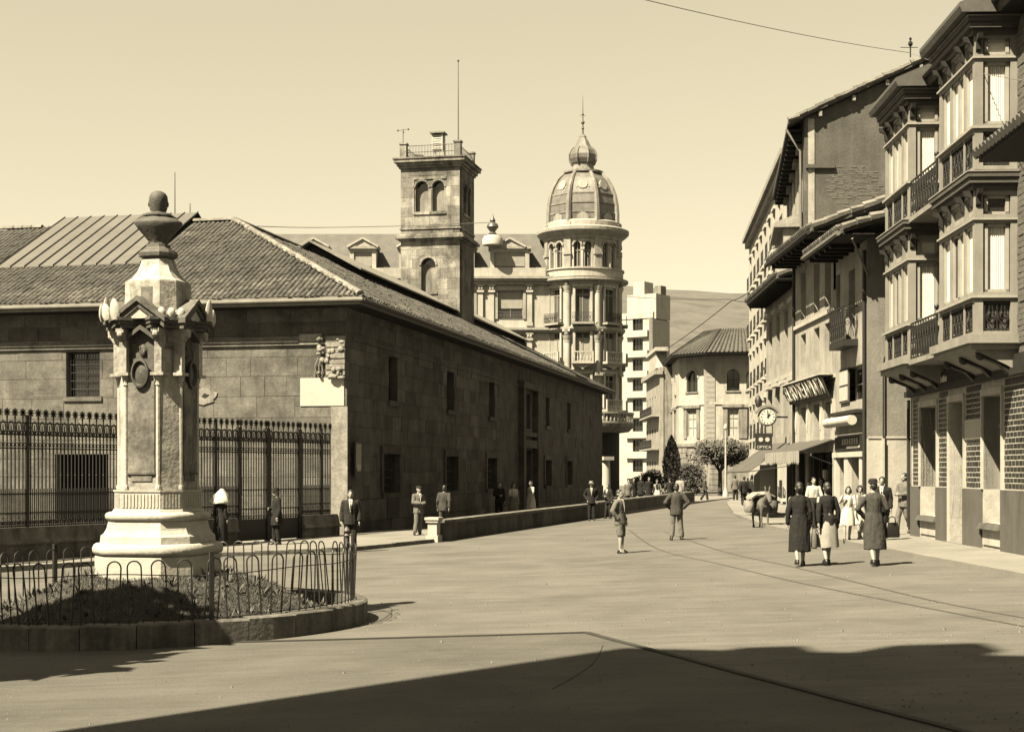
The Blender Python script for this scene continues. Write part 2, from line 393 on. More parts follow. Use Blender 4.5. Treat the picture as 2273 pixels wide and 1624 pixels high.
for k in range(30000):
    a = rnd.uniform(0, 2 * math.pi); r = (IR - .3) * math.sqrt(rnd.random()); p = ring_pt(a, r)
    if rnd.random() < .25 + .25 * math.sin(p.x * 3.1) * math.sin(p.y * 2.7): continue
    z = mound(p.x, p.y); h = rnd.uniform(.02, .07); t = rnd.uniform(0, math.pi); l = Vector((rnd.uniform(-.05, .05), rnd.uniform(-.05, .05), h)); wv = Vector((math.cos(t), math.sin(t), 0)) * rnd.uniform(.003, .008)
    b = Vector((p.x, p.y, z - .01)); mb.add([b - wv, b + wv, b + wv * .7 + l * .6, b + l, b - wv * .7 + l * .6], [(0, 1, 2, 3, 4)])
go = mb.obj('grass', 'grass', kind='stuff'); tag(go, 'short scrubby grass covering the mound round the monument', 'grass')
mb = MB()
for k in range(260):
    a = rnd.uniform(0, 2 * math.pi); p = ring_pt(a, (IR - .35) * math.sqrt(rnd.random())); z = mound(p.x, p.y); n = rnd.randint(5, 12); hh = rnd.uniform(.07, .2)
    for j in range(n):
        t = rnd.uniform(0, 6.28); l = Vector((math.cos(t) * hh * .6, math.sin(t) * hh * .6, hh * rnd.uniform(.5, 1))); wv = Vector((-math.sin(t), math.cos(t), 0)) * rnd.uniform(.006, .016); b = Vector((p.x, p.y, z - .01))
        mb.add([b - wv * .4, b + wv * .4, b + wv + l * .6, b + l, b - wv + l * .6], [(0, 1, 2, 3, 4)])
mb.obj('weeds', 'leaf', go, kind='stuff')
mb = MB()
for k in range(2600):
    y = 11 + 36 * rnd.random() ** 1.6; x = rnd.uniform(-.36, .36) * y
    if x > 8.4 or (Vector((x, y)) - IC).length < IR + .1 or (x < -3 and y > 40): continue
    s = rnd.uniform(.004, .016) * (1 if rnd.random() < .95 else 2); z = gz(x, y); o3 = [Vector((rnd.uniform(-1, 1), rnd.uniform(-1, 1), 0)) * s for _ in range(4)]
    mb.add([(x + s, y, z), (x, y + s, z), (x - s, y, z), (x, y - s, z), (x + o3[0].x * .4, y + o3[0].y * .4, z + s * .9 + .006)], [(0, 1, 4), (1, 2, 4), (2, 3, 4), (3, 0, 4)])
gr = mb.obj('grit', 'kerb', kind='stuff'); tag(gr, 'loose grit and small stones scattered over the roadway', 'grit')
# low hoop railing on the kerb
hf = thing('hoop_railing', 'low iron hoop railing with two thin rails around the grass island', 'railing', (IC.x, IC.y, 0))
HR = IR - .2
def hoop_mesh(w_, h):
    pts = [(-w_ / 2, 0, -.1), (-w_ / 2, 0, h - w_ / 2)] + [(-w_ / 2 * math.cos(t), 0, h - w_ / 2 + w_ / 2 * math.sin(t)) for t in [math.pi * k / 8 for k in range(1, 8)]] + [(w_ / 2, 0, h - w_ / 2), (w_ / 2, 0, -.1)]
    return MB().tube(pts, .0105, 6).mesh('hoop', 'iron', True)
hm = hoop_mesh(.17, .84); NH = 56
for k in range(NH):
    a = 2 * math.pi * k / NH; x, y = HR * math.cos(a), HR * math.sin(a)
    inst('hoop', hm, hf, (x, y, gz(x + IC.x, y + IC.y) + .25), (rnd.uniform(-.09, .09), rnd.uniform(-.07, .07), a + math.pi / 2 + rnd.uniform(-.04, .04)))
for zz, am in ((.68, .02), (.12, .008)):
    pts = [(HR * 1.003 * math.cos(t), HR * 1.003 * math.sin(t), gz(HR * math.cos(t) + IC.x, HR * math.sin(t) + IC.y) + .25 + zz - .03 + am * math.sin(t * 7) + am * math.sin(t * 3 + 1)) for t in [2 * math.pi * k / 90 for k in range(91)]]
    MB().tube(pts, .007, 5).obj('rail', 'iron', hf)
pm = MB().box(-.028, .028, -.028, .028, -.1, .9).mesh('post', 'iron')
fm = MB().tube([(0, 0, -.1), (0, 0, .9)], .022, 8).lathe([(.02, .9), (.045, .92), (.025, .95), (.05, .99), (.035, 1.03), (.0, 1.06)], 10).mesh('post', 'iron_light', True)
for deg, me in ((-64, pm), (22, fm), (-155, pm), (140, pm)):
    a = R(deg); x, y = HR * math.cos(a), HR * math.sin(a); inst('post', me, hf, (x, y, gz(x + IC.x, y + IC.y) + .27), (0, 0, a))
# ------------------------------------------------------------------ the monument
mo = thing('monument', 'tall pale stone octagonal monument with gabled top inside the hoop railing', 'monument', (-5.04, 21.2, 0), R(-14.6)); mo.scale = (.87, .87, 1)
def octo(A, z, k=.21, sh=0):
    h = A / 2; c = A * k
    return [(-h + c, -h, z), (h - c, -h, z), (h, -h + c, z), (h, h - c, z), (h - c, h, z), (-h + c, h, z), (-h, h - c, z), (-h, -h + c, z)]
def octs(prof, name, m, parent=mo, sm=False):
    return MB().loft([octo(a, z) for a, z in prof]).obj(name, m, parent, smooth=sm, ang=50)
octs([(1.74, .1), (1.74, .80), (1.72, .82)], 'base_step', 'monument')
octs([(1.70, .822), (1.78, .84), (1.81, .88), (1.81, .92), (1.77, .965), (1.70, .99), (1.60, .99)], 'base_moulding', 'monument', sm=True)
octs([(1.60, .992), (1.58, 1.09), (1.50, 1.12), (1.43, 1.18), (1.385, 1.26), (1.37, 1.30)], 'base_sweep', 'monument')
octs([(1.36, 1.302), (1.42, 1.315), (1.46, 1.34), (1.46, 1.385), (1.42, 1.41), (1.34, 1.425), (1.27, 1.43)], 'upper_moulding', 'monument', sm=True)
pl = octs([(1.26, 1.432), (1.235, 1.46), (1.205, 1.47), (1.205, 1.70), (1.235, 1.71), (1.235, 1.735)], 'fluted_plinth', 'monument')
for f in range(4):
    mz = Matrix.Rotation(math.pi / 2 * f, 4, 'Z'); mc = Matrix.Rotation(math.pi / 2 * f + math.pi / 4, 4, 'Z')
    for k in range(11):
        inst('flute', unit('monument'), pl, mz @ Vector((-.3 + k * .06, -.605, 1.585)), (0, 0, math.pi / 2 * f), (.032, .022, .19))
    dc = 1.205 / 2 * math.sqrt(2) - 1.205 * .21 / math.sqrt(2)
    for k in range(6):
        inst('flute', unit('monument'), pl, mc @ Vector((-.13 + k * .052, -dc, 1.585)), (0, 0, math.pi / 2 * f + math.pi / 4), (.026, .022, .19))
octs([(1.10, 1.736), (1.08, 3.38)], 'shaft', 'monument_worn')
for f in range(4):
    rz = math.pi / 2 * f; mz = Matrix.Rotation(rz, 4, 'Z'); mc = Matrix.Rotation(rz + math.pi / 4, 4, 'Z')
    # colonnettes at both edges of each wide face
    for sx in (-1, 1):
        o = MB().tube([(0, 0, 1.74), (0, 0, 3.2)], .036, 8).lathe([(.05, 1.74), (.055, 1.78), (.04, 1.81)], 8).lathe([(.036, 3.18), (.05, 3.2), (.04, 3.23), (.062, 3.3), (.07, 3.33)], 8).obj('colonnette', 'monument', mo, True)
        o.location = mz @ Vector((sx * .285, -.545, 0)); o.rotation_euler = (0, 0, rz)
        # bracket capitals with little ledges
        b = MB().box(-.115, .115, -.1, .1, 3.33, 3.372).box(-.062, .062, -.06, .08, 3.372, 3.8).prism([(-.06, 3.8), (-.16, 3.93), (-.16, 3.98), (.1, 3.98), (.1, 3.8)], 'x', -.07, .07).ell((0, -.14, 3.9), (.06, .05, .05), 8, 5).obj('bracket', 'monument_worn', mo)
        b.location = mz @ Vector((sx * .31, -.545, 0)); b.rotation_euler = (0, 0, rz)
    # stained sunken panel with rounded foot
    p = MB().box(-.235, .235, -.575, -.53, 1.98, 3.25).box(-.18, .18, -.566, -.53, 1.86, 1.976).obj('panel', 'monument_stained', mo); p.rotation_euler = (0, 0, rz)
    st = MB().box(-.255, .255, -.585, -.53, 1.955, 1.978).obj('panel_sill', 'monument_grey', mo); st.rotation_euler = (0, 0, rz)
    # dark slab with the niche's shade in its colour, arms and oval medallion
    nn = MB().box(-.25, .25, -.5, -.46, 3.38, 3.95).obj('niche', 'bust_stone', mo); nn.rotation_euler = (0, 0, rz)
    md = MB().lathe([(.0, 0), (.12, .0), (.155, .012), (.17, .04), (.165, .07), (.14, .075), (.13, .05), (.125, .02), (.1, .03), (.0, .045)], 20, sx=.92, sy=1.22).obj('medallion', 'bronze', mo, True)
    md.matrix_local = mz @ Matrix.Translation((0, -.565, 3.36)) @ Matrix.Rotation(math.pi / 2, 4, 'X')
    sh = MB().ell((0, -.51, 3.68), (.07, .03, .09), 8, 6).ell((.03, -.525, 3.66), (.03, .03, .05), 6, 4).ell((-.04, -.52, 3.72), (.025, .03, .03), 6, 4).obj('carved_arms', 'bust_stone', mo, True); sh.rotation_euler = (0, 0, rz)
    # gables: chevron mouldings
    for nm, hw, zb, rise, dd, y0, th in (('gable', .46, 3.98, .30, .14, -.62, .10), ('gable', .49, 4.06, .30, .1, -.68, .07), ('inner_gable', .29, 3.80, .17, .1, -.57, .06)):
        pts = [(-hw, zb), (0, zb + rise), (hw, zb), (hw, zb + th), (0, zb + rise + th), (-hw, zb + th)]
        g = MB(); g.prism([pts[0], pts[1], pts[4], pts[5]], 'y', y0 - dd / 2, y0 + dd + .1); g.prism([pts[1], pts[2], pts[3], pts[4]], 'y', y0 - dd / 2, y0 + dd + .1)
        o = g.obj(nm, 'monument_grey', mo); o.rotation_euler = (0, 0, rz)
    # roof slopes behind the gable
    g = MB().prism([(-.48, 4.12), (0, 4.43), (.48, 4.12)], 'y', -.66, -.1).obj('gable_roof', 'monument', mo); g.rotation_euler = (0, 0, rz)
    # chamfer faces: stained strip, frieze, straight cornice
    st = MB().prism([(-.1, 3.28), (.1, 3.28), (.07, 2.6), (.03, 2.1), (-.02, 1.95), (-.05, 2.4)], 'y', -.566, -.54).obj('chamfer_strip', 'monument_stained', mo); st.rotation_euler = (0, 0, rz + math.pi / 4)
    fr = MB().box(-.2, .2, -.585, -.5, 3.72, 3.98).ell((0, -.585, 3.85), (.05, .03, .07), 8, 5).obj('frieze', 'monument_stained', mo); fr.rotation_euler = (0, 0, rz + math.pi / 4)
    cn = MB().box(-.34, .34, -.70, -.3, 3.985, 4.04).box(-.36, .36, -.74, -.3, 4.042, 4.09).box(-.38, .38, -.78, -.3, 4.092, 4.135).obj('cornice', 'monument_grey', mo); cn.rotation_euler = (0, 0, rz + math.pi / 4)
    # pale upright leaves standing on the cornice
    for (x, y, h, wd, tl) in ((-.52, -.7, .24, .085, -.25), (-.36, -.74, .3, .09, -.12), (.36, -.72, .36, .11, .1), (.56, -.68, .24, .085, .25)):
        if (f == 0 and x > 0) or (f == 1 and x < 0): continue
        l = MB().loft([[(wd * k * math.cos(t), .05 * k * math.sin(t), z) for t in [2 * math.pi * j / 8 for j in range(8)]] for z, k in ((0, .7), (h * .3, 1.0), (h * .65, .85), (h * .9, .5), (h, .15))]).obj('leaf_ornament', 'monument', mo, True)
        l.matrix_local = mz @ Matrix.Translation((x, y, 4.1)) @ Matrix.Rotation(tl, 4, 'Y')
    for sx in (-.16, 0, .16):
        o = MB().ell((sx, -.7, 4.19), (.07, .06, .085), 8, 6).obj('leaf_ornament', 'monument', mo, True); o.rotation_euler = (0, 0, rz + math.pi / 4)
octs([(.98, 3.38), (.98, 3.99)], 'upper_block', 'monument_worn')
octs([(1.1, 3.99), (1.1, 4.13)], 'cornice_core', 'monument_grey')
octs([(.93, 4.13), (.91, 4.66), (.90, 4.68)], 'drum', 'monument_worn')
octs([(.88, 4.681), (.74, 4.73), (.6, 4.81), (.51, 4.9), (.46, 5.0)], 'concave_cap', 'monument_worn')
o = MB().box(-.06, .14, -.462, -.44, 4.3, 4.58).obj('weather_stain', 'monument_stained', mo)
octs([(.44, 4.99), (.44, 5.02), (.54, 5.04), (.55, 5.09), (.5, 5.13), (.4, 5.15), (.34, 5.18), (.33, 5.22)], 'bust_socle', 'bust_stone')
# the bust is a thing of its own standing on the socle
bu = thing('bust', 'dark stone portrait bust seen from behind on top of the monument', 'bust', (-5.04, 21.2, 0), R(-14.6 + 25))
b = MB(); rings = []
for z, a, c, dy in ((5.2, .13, .1, 0), (5.24, .12, .1, 0), (5.27, .14, .11, .0), (5.36, .215, .15, 0), (5.45, .29, .19, .0), (5.51, .335, .215, .0), (5.545, .335, .21, 0), (5.575, .29, .18, .0), (5.62, .2, .145, .01), (5.66, .13, .12, .01), (5.7, .1, .1, .01)):
    rings.append([(a * math.cos(t), dy + c * math.sin(t), z) for t in [2 * math.pi * k / 24 for k in range(24)]])
b.loft(rings).obj('shoulders', 'bust_stone', bu, True, 60)
b = MB(); rings = []
for z, a, c, dy in ((5.62, .092, .1, .0), (5.68, .1, .11, 0), (5.72, .118, .13, .01), (5.78, .13, .148, .015), (5.85, .134, .156, .01), (5.91, .128, .148, .005), (5.955, .1, .115, 0), (5.98, .05, .06, 0), (5.985, .01, .01, 0)):
    rings.append([(a * math.cos(t) * (1 + .02 * math.sin(7 * t)), dy + c * math.sin(t) * (1 + .02 * math.sin(5 * t)), z) for t in [2 * math.pi * k / 24 for k in range(24)]])
h = b.loft(rings).obj('head', 'bust_stone', bu, True, 60)
MB().ell((.132, .01, 5.8), (.014, .03, .04), 6, 5).ell((-.132, .01, 5.8), (.014, .03, .04), 6, 5).ell((0, .16, 5.8), (.02, .03, .035), 6, 5).obj('ear', 'bust_stone', h, True)
MB().tube([(-.25, .02, 5.6), (-.15, -.1, 5.63), (0, -.135, 5.64), (.15, -.1, 5.63), (.25, .02, 5.6)], [.015, .03, .035, .03, .015], 8).obj('collar', 'bust_stone', bu, True)
MB().loft([octo(.22, 5.18), octo(.2, 5.24), octo(.27, 5.42)]).obj('bust_support', 'bust_stone', bu)
# ------------------------------------------------------------------ large dark stone building on the left
LA = math.atan2(-.2085, .978)
lb = thing('stone_building', 'long low dark stone building with tiled roof behind the iron fence', 'building', (-5.9, 53, 0), LA)
def lw(x, y, z=0):                                       # local -> world
    return Vector((-5.9 + .978 * x + .2085 * y, 53 - .2085 * x + .978 * y, z))
FO = [(-16.1, -14.6, 4.75, 6.42), (-18.5, -15.1, .3, 2.55), (-21.5, -20.2, 4.75, 6.42)]
FO = [(-10.9, -9.55, 4.75, 6.42), (-11.35, -9.2, .2, 2.62), (-18.3, -16.9, 4.75, 6.42)]
fw = MB(); wall(fw, -24, 0, -.6, 7.9, FO, 0, .5); fw.obj('front_wall', 'mortar', lb)
SO = [(4.34, 6.4, 1.15, 2.66), (13.9, 16, 1.1, 2.66), (22.1, 24.2, 1.1, 2.66), (37.7, 39.7, 1.1, 2.66), (45.2, 47.2, 1.1, 2.66),
      (5.15, 6.35, 4.75, 6.5), (14.2, 15.5, 4.75, 6.5), (22.6, 23.9, 4.75, 6.5), (38, 39.2, 4.75, 6.5), (45.6, 46.8, 4.75, 6.5), (30.8, 33.6, -.2, 3.2), (31.2, 33.2, 4.4, 6.4)]
sw = MB(); wall(sw, .5, 61, -.6, 7.9, SO, -.5, 0, 'y'); sw.obj('side_wall', 'mortar_shaded', lb)
MB().box(-24, -.5, 2.6, 61, -.5, 7.6).obj('wall_core', 'timber_dark', lb)
key = lambda q: (lw((q[0] + q[1]) / 2, 0).y + abs(q[0]) * .0)
PATCH = (-1.72, -.08, 4.33, 5.33)
masonry(lb, -24, -.02, -.3, 6.5, 0.74, 1.35, FO + [PATCH], 'stone', 'x', -1, 0, limit=300, gap=.016, proud=(.008, .022), key=lambda q: abs(q[0] + 7))
masonry(lb, -24, -.02, 6.83, 7.85, .5, 1.3, [], 'stone_shaded', 'x', -1, 0, limit=40, key=lambda q: abs(q[0] + 7), name='frieze_block')  # darker stone puts the eave's shade into the frieze colour
masonry(lb, .0, 61, .95, 7.85, .55, 1.25, SO, 'stone_shaded', 'y', 1, 0, limit=290, key=lambda q: q[0])
masonry(lb, .0, 61, -.5, .94, .7, 1.5, SO, 'stone_shaded', 'y', 1, .0, limit=60, key=lambda q: q[0], proud=(.1, .13), name='plinth_block')
MB().box(-24, -1.75, -.09, 0, 6.505, 6.62).box(-24, -1.75, -.14, 0, 6.622, 6.70).box(-24, -1.75, -.06, 0, 6.702, 6.825).obj('string_course', 'stone', lb)
MB().box(0, .08, .6, 61, 6.72, 6.8).obj('string_course', 'stone_shaded', lb)
bx('limewashed_patch', 'limewash', lb, PATCH[0], PATCH[1], -.045, 0, PATCH[2], PATCH[3])
# corner pier and weathered carved arms
o = MB().box(-.55, .06, -.07, -.036, -.3, 4.3).obj('corner_pier', 'relief_stone', lb)
mb = MB(); rr = random.Random(3)
for k in range(7): mb.box(-.72, -.02, -.14 - .03 * (k % 2), -.03, 5.42 + k * .2, 5.6 + k * .2)
for k in range(26):
    z = rr.uniform(5.4, 6.75); mb.ell((rr.uniform(-1.0, -.1) if z < 6.4 else rr.uniform(-1.7, -.1), -.1 - rr.random() * .08, z), (rr.uniform(.05, .13), .07, rr.uniform(.05, .12)), 7, 5)
for k in range(3):
    mb.tube([(-1.18 + k * .13, -.07, 5.4), (-1.12 + k * .13, -.09, 5.62), (-1.15 + k * .13, -.08, 5.75), (-1.02 + k * .12, -.09, 6.05)], .022, 5)
mb.ell((-.45, -.16, 5.36), (.2, .12, .09), 8, 5).ell((-.15, -.14, 5.32), (.16, .1, .07), 8, 5)
mb.box(-1.75, -.03, -.1, -.02, 6.52, 6.6).box(-1.75, -.9, -.08, -.02, 6.62, 6.9)
mb.obj('carved_arms', 'relief_stone', lb, True)
# damaged stones: broken hole in the front wall
mb = MB(); c = Vector((-5.35, -.05, 4.72))
mb.prism([(c.x + (.42 + .12 * math.sin(5 * t)) * math.cos(t), c.z + (.3 + .05 * math.cos(3 * t)) * math.sin(t)) for t in [2 * math.pi * k / 14 for k in range(14)]], 'y', -.04, -.055)
mb.obj('broken_stone', 'relief_stone', lb)
mb = MB(); mb.prism([(c.x + (.13 + .05 * math.sin(4 * t)) * math.cos(t), c.z + .02 + (.08 + .02 * math.cos(3 * t)) * math.sin(t)) for t in [2 * math.pi * k / 12 for k in range(12)]], 'y', -.05, -.062).obj('wall_hole', 'timber_dark', lb)
def window_x(parent, a, b, c, d, y=.28, nx=2, nz=4, fm='joinery_dark', depth=.05, pane='glass', fr=.06):   # front facing window with frame, bars, panes
    w_ = thing_part(parent, 'window'); mbf = MB()
    mbf.box(a, b, y, y + depth, c, c + fr).box(a, b, y, y + depth, d - fr, d).box(a, a + fr, y, y + depth, c + fr, d - fr).box(b - fr, b, y, y + depth, c + fr, d - fr)
    for i in range(1, nx): u = a + (b - a) * i / nx; mbf.box(u - .02, u + .02, y + .004, y + depth - .004, c + fr, d - fr)
    for i in range(1, nz): z = c + (d - c) * i / nz; mbf.box(a + fr, b - fr, y + .008, y + depth - .008, z - .015, z + .015)
    o = mbf.obj('window', fm, parent)
    bx('pane', pane, o, a + .01, b - .01, y + depth + .002, y + depth + .02, c + .01, d - .01)
    return o
def thing_part(p, n): return None
def window_y(parent, a, b, c, d, x=-.28, nx=2, nz=4, fm='joinery_dark', depth=.05, pane='glass', fr=.06):   # side facing window (u along local y, outside is +x)
    mbf = MB(); e0, e1 = x - depth, x
    mbf.box(e0, e1, a, b, c, c + fr).box(e0, e1, a, b, d - fr, d).box(e0, e1, a, a + fr, c + fr, d - fr).box(e0, e1, b - fr, b, c + fr, d - fr)
    for i in range(1, nx): u = a + (b - a) * i / nx; mbf.box(e0 + .004, e1 - .004, u - .02, u + .02, c + fr, d - fr)
    for i in range(1, nz): z = c + (d - c) * i / nz; mbf.box(e0 + .008, e1 - .008, a + fr, b - fr, z - .015, z + .015)
    o = mbf.obj('window', fm, parent)
    bx('pane', pane, o, e0 - .02, e0 - .002, a + .01, b - .01, c + .01, d - .01)
    return o
def grille(parent, a, b, c, d, axis, e):                 # iron window grille
    mb = MB(); n = int((b - a) / .11)
    for i in range(1, n):
        u = a + (b - a) * i / n
        mb.tube([(u, e, c), (u, e, d)] if axis == 'x' else [(e, u, c), (e, u, d)], .008, 4)
    for i in range(1, int((d - c) / .3)):
        z = c + .3 * i
        mb.tube([(a, e, z), (b, e, z)] if axis == 'x' else [(e, a, z), (e, b, z)], .008, 4)
    return mb.obj('window_grille', 'iron', parent)
for h in (FO[0], FO[2]):
    window_x(lb, *h, nx=2, nz=6); grille(lb, *h, 'x', .14)
    MB().box(h[0] - .1, h[1] + .1, -.08, .05, h[2] - .16, h[2] - .003).obj('window_sill', 'stone', lb)
MB().box(FO[1][0], FO[1][0] + .06, .35, 1.4, FO[1][2], FO[1][3]).box(FO[1][0] - .06, FO[1][1] + .06, .3, .34, FO[1][3], FO[1][3] + .05).obj('door', 'timber_dark', lb)
bx('passage_floor', 'soil_groove_shade', lb, FO[1][0] - .6, FO[1][1] + .6, .5, 2.6, -.3, .0)
for i, h in enumerate(SO):
    if i == 10: bx('door', 'timber_dark', lb, -.36, -.3, h[0], h[1], h[2], h[3]); continue
    window_y(lb, *h, nz=5 if i < 5 else 6)
    if i < 3: grille(lb, *h, 'y', -.1)
    MB().box(0, .12, h[0] - .15, h[1] + .15, h[2] - .2, h[2] - .004).obj('window_sill', 'stone_shaded', lb)
for i, h in enumerate(SO[:5]):
    mb = MB(); mb.box(0.03, .09, h[0] - .3, h[0] - .02, h[2], h[3]).box(.03, .09, h[1] + .02, h[1] + .3, h[2], h[3]).box(.03, .1, h[0] - .3, h[1] + .3, h[3] + .01, h[3] + .3).obj('window_surround', 'stone_shaded', lb)
mb = MB()
for u in (29.9, 34.0): mb.box(0, .35, u, u + .6, -.3, 6.6)
mb.box(0, .3, 29.8, 34.7, 3.3, 3.75).box(0, .42, 29.6, 34.9, 6.6, 6.95).box(0, .3, 29.8, 34.7, 3.95, 4.2); mb.obj('portal', 'stone_shaded', lb)
# roof
EZ, SL, RX = 8.12, .52, 7.28
def sz(d): return EZ + SL * d                             # height at distance d in from the eave
SKX0, SKX1 = -15.4, -9.25
mb = MB()
e = .78
A_, B_ = (e, -e, EZ), (-RX, RX, sz(RX + e))
def rq(*p): mb.add([Vector(q) for q in p] + [Vector(q) - Vector((0, 0, .12)) for q in p], [tuple(range(len(p))), tuple(range(2 * len(p) - 1, len(p) - 1, -1))] + [(i, i + len(p), (i + 1) % len(p) + len(p), (i + 1) % len(p)) for i in range(len(p))])
rq((-24, -e, EZ), A_, B_, (-24, RX, B_[2]))
rq(A_, (e, 61.8, EZ), (-RX, 61.8, B_[2]), B_)
rq((-24, RX, B_[2]), B_, (-RX, 61.8, B_[2]), (-2 * RX - e, 61.8, EZ), (-2 * RX - e, 9, EZ + 2), (-24, 9, EZ + 2))
roof = mb.obj('roof', 'soil_groove_shade', lb)  # dark base colour puts shade into the grooves between tiles
MB().box(-24, e + .05, -e - .06, -e, EZ - .28, EZ + .02).obj('fascia', 'fascia', lb)
MB().box(e, e + .06, -e - .06, 61.8, EZ - .3, EZ - .02).obj('fascia', 'shutter', lb)  # side fascia and gutter coloured darker for the shaded face
MB().prism([(-24, EZ - .24), (-24, EZ - .3), (e - .02, EZ - .3), (e - .02, EZ - .24)], 'y', -e, 0).obj('soffit', 'timber_dark', lb)
MB().prism([(0, EZ - .24), (0, EZ - .3), (61.5, EZ - .3), (61.5, EZ - .24)], 'x', .0, e).obj('soffit', 'timber_dark', lb)
mb = MB().tube([(-24, -e - .12, EZ - .12), (e + .12, -e - .12, EZ - .12)], .07, 8); mb.obj('gutter', 'fascia', lb)
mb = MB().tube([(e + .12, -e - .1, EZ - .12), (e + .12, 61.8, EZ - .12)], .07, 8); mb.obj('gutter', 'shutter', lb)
TL = .40
def tile_mesh(r=.092, L=.46):
    mb = MB(); r2 = r * .86
    def arc(rr, z): return [(rr * math.cos(t), 0, z + rr * .8 * math.sin(t)) for t in [math.pi * k / 5 for k in range(6)]]
    a = arc(r, 0); b = arc(r2, 0)
    mb.add([(x, 0, z) for x, y, z in a] + [(x, L, z) for x, y, z in b], [(k, k + 1, 7 + k, 6 + k) for k in range(5)] + [(5, 4, 3, 2, 1, 0)])
    return mb
TM = tile_mesh(); TME = TM.mesh('roof_tile', 'tile', True, 60)
ang = math.atan(SL); stuff = MB(); cnt = 0; far = MB()
def put_tile(d, u, side, real):
    z = sz(d + e) + .015 + (rnd.uniform(-.012, .012) if not side else rnd.uniform(-.03, .05)); dy = rnd.uniform(-.02, .02)
    if side: mx = Matrix.Translation((-d + 0, u, z)) @ Matrix.Rotation(math.pi / 2 + rnd.uniform(-.03, .03), 4, 'Z') @ Matrix.Rotation(ang, 4, 'X')
    else: mx = Matrix.Translation((u, d + dy, z)) @ Matrix.Rotation(rnd.uniform(-.03, .03), 4, 'Z') @ Matrix.Rotation(ang, 4, 'X')
    if real:
        o = bpy.data.objects.new('roof_tile', TME); COL.objects.link(o); o.parent = roof; o.matrix_local = mx
    else: i0 = len(stuff.v); stuff.add(TM.v, TM.f); stuff.xf(mx, i0)
dpr = TL * math.cos(ang)
row = 0; d = -e - .05
while d < RX - .1:
    u = e - .12
    while u > -17.6:
        if u < -d - .12 and not (SKX0 - .2 < u < SKX1 + .1 and d > 2.75):
            real = u > -13.5 and cnt < 298
            if real: cnt += 1
            put_tile(d, u, False, real)
        u -= .205
    u = -d - .05 if d > -e else -e
    u = d + .12
    while u < 50 - 0 * d:
        if d < 6.8: put_tile(d, u, True, False)
        u += .215
    d += dpr; row += 1
stuff.obj('roof_tiles_far', 'tile', roof, True, 60, kind='stuff')
# pale hip and ridge tiles
HT = MB(); HT.add([(.15 * math.cos(t), y, .13 * math.sin(t) - .02) for y in (0, .5) for t in [math.pi * k / 6 for k in range(7)]], [(k, k + 1, 8 + k, 7 + k) for k in range(6)] + [(6, 5, 4, 3, 2, 1, 0)])
HTM = HT.mesh('hip_tile', 'ridge_tile', True, 60)
a, b = Vector(A_), Vector(B_); n = int((b - a).length / .42); dv = (b - a)
for k in range(n):
    p = a + dv * (k / n) + Vector((0, 0, .1)); o = inst('hip_tile', HTM, roof, p)
    o.rotation_mode = 'QUATERNION'; o.rotation_quaternion = dv.to_track_quat('Y', 'Z') @ Matrix.Rotation(rnd.uniform(-.08, .08), 4, 'Z').to_quaternion()
for (p0, p1) in ((Vector((-16.0, RX, B_[2] + .08)), Vector((-24, RX, B_[2] + .08))), (Vector((-RX, RX, B_[2] + .1)), Vector((-9, RX, B_[2] + .1))), (Vector((-RX, RX, B_[2] + .1)), Vector((-RX, 15, B_[2] + .1)))):
    n = int((p1 - p0).length / .42)
    for k in range(n):
        o = inst('ridge_tile', HTM, roof, p0 + (p1 - p0) * k / n); o.rotation_mode = 'QUATERNION'; o.rotation_quaternion = (p1 - p0).to_track_quat('Y', 'Z')
# raised roof over the long ridge, its shaded gap stood in by a near-black block
mb = MB(); y0, y1 = 17.5, 60
for s in (-1, 1):
    p = [(-7.7, y0, 13.15), (-7.7, y1, 13.15), (-7.7 + s * 2.6, y1, 11.72), (-7.7 + s * 2.6, y0, 11.72)]
    mb.add([Vector(q) for q in p] + [Vector(q) - Vector((0, 0, .09)) for q in p], [(0, 1, 2, 3), (7, 6, 5, 4), (0, 4, 5, 1), (1, 5, 6, 2), (2, 6, 7, 3), (3, 7, 4, 0)])
mb.obj('raised_roof', 'ridge_tile', lb)
MB().prism([(-9.9, 10.5), (-5.5, 10.5), (-5.6, 11.85), (-7.7, 12.95), (-9.8, 11.85)], 'y', y0 + .5, y1 - .5).obj('raised_roof_wall', 'timber_dark', lb)
# sheet-metal roof light over the front slope
sk_ = []
p0, p1 = Vector((SKX0, 2.7, 10.05)), Vector((SKX0, 8.1, 12.92)); ax = (p1 - p0); N = 10; wd = (SKX1 - SKX0) / N
for k in range(N):
    x = SKX0 + wd * k; mb = MB(); q = [(x + .02, p0.y, p0.z), (x + wd - .02, p0.y, p0.z), (x + wd - .02, p1.y, p1.z), (x + .02, p1.y, p1.z)]
    mb.add([Vector(v) + Vector((0, 0, dz)) for dz in (0, -.05) for v in q], [(0, 1, 2, 3), (7, 6, 5, 4), (0, 4, 5, 1), (1, 5, 6, 2), (2, 6, 7, 3), (3, 7, 4, 0)])
    mb.obj('roof_panel', 'sheet', lb)
for k in range(N + 1):
    x = SKX0 + wd * k; MB().tube([(x, p0.y - .02, p0.z + .02), (x, p1.y, p1.z + .02)], .028, 4).obj('panel_rib', 'timber_dark', lb)
mb = MB(); q = [(SKX0, p1.y, p1.z), (SKX1, p1.y, p1.z), (SKX1, 12.5, 10.6), (SKX0, 12.5, 10.6)]
mb.add([Vector(v) + Vector((0, 0, dz)) for dz in (0, -.05) for v in q], [(0, 1, 2, 3), (7, 6, 5, 4), (0, 4, 5, 1), (1, 5, 6, 2), (2, 6, 7, 3), (3, 7, 4, 0)]); mb.obj('roof_panel', 'sheet', lb)
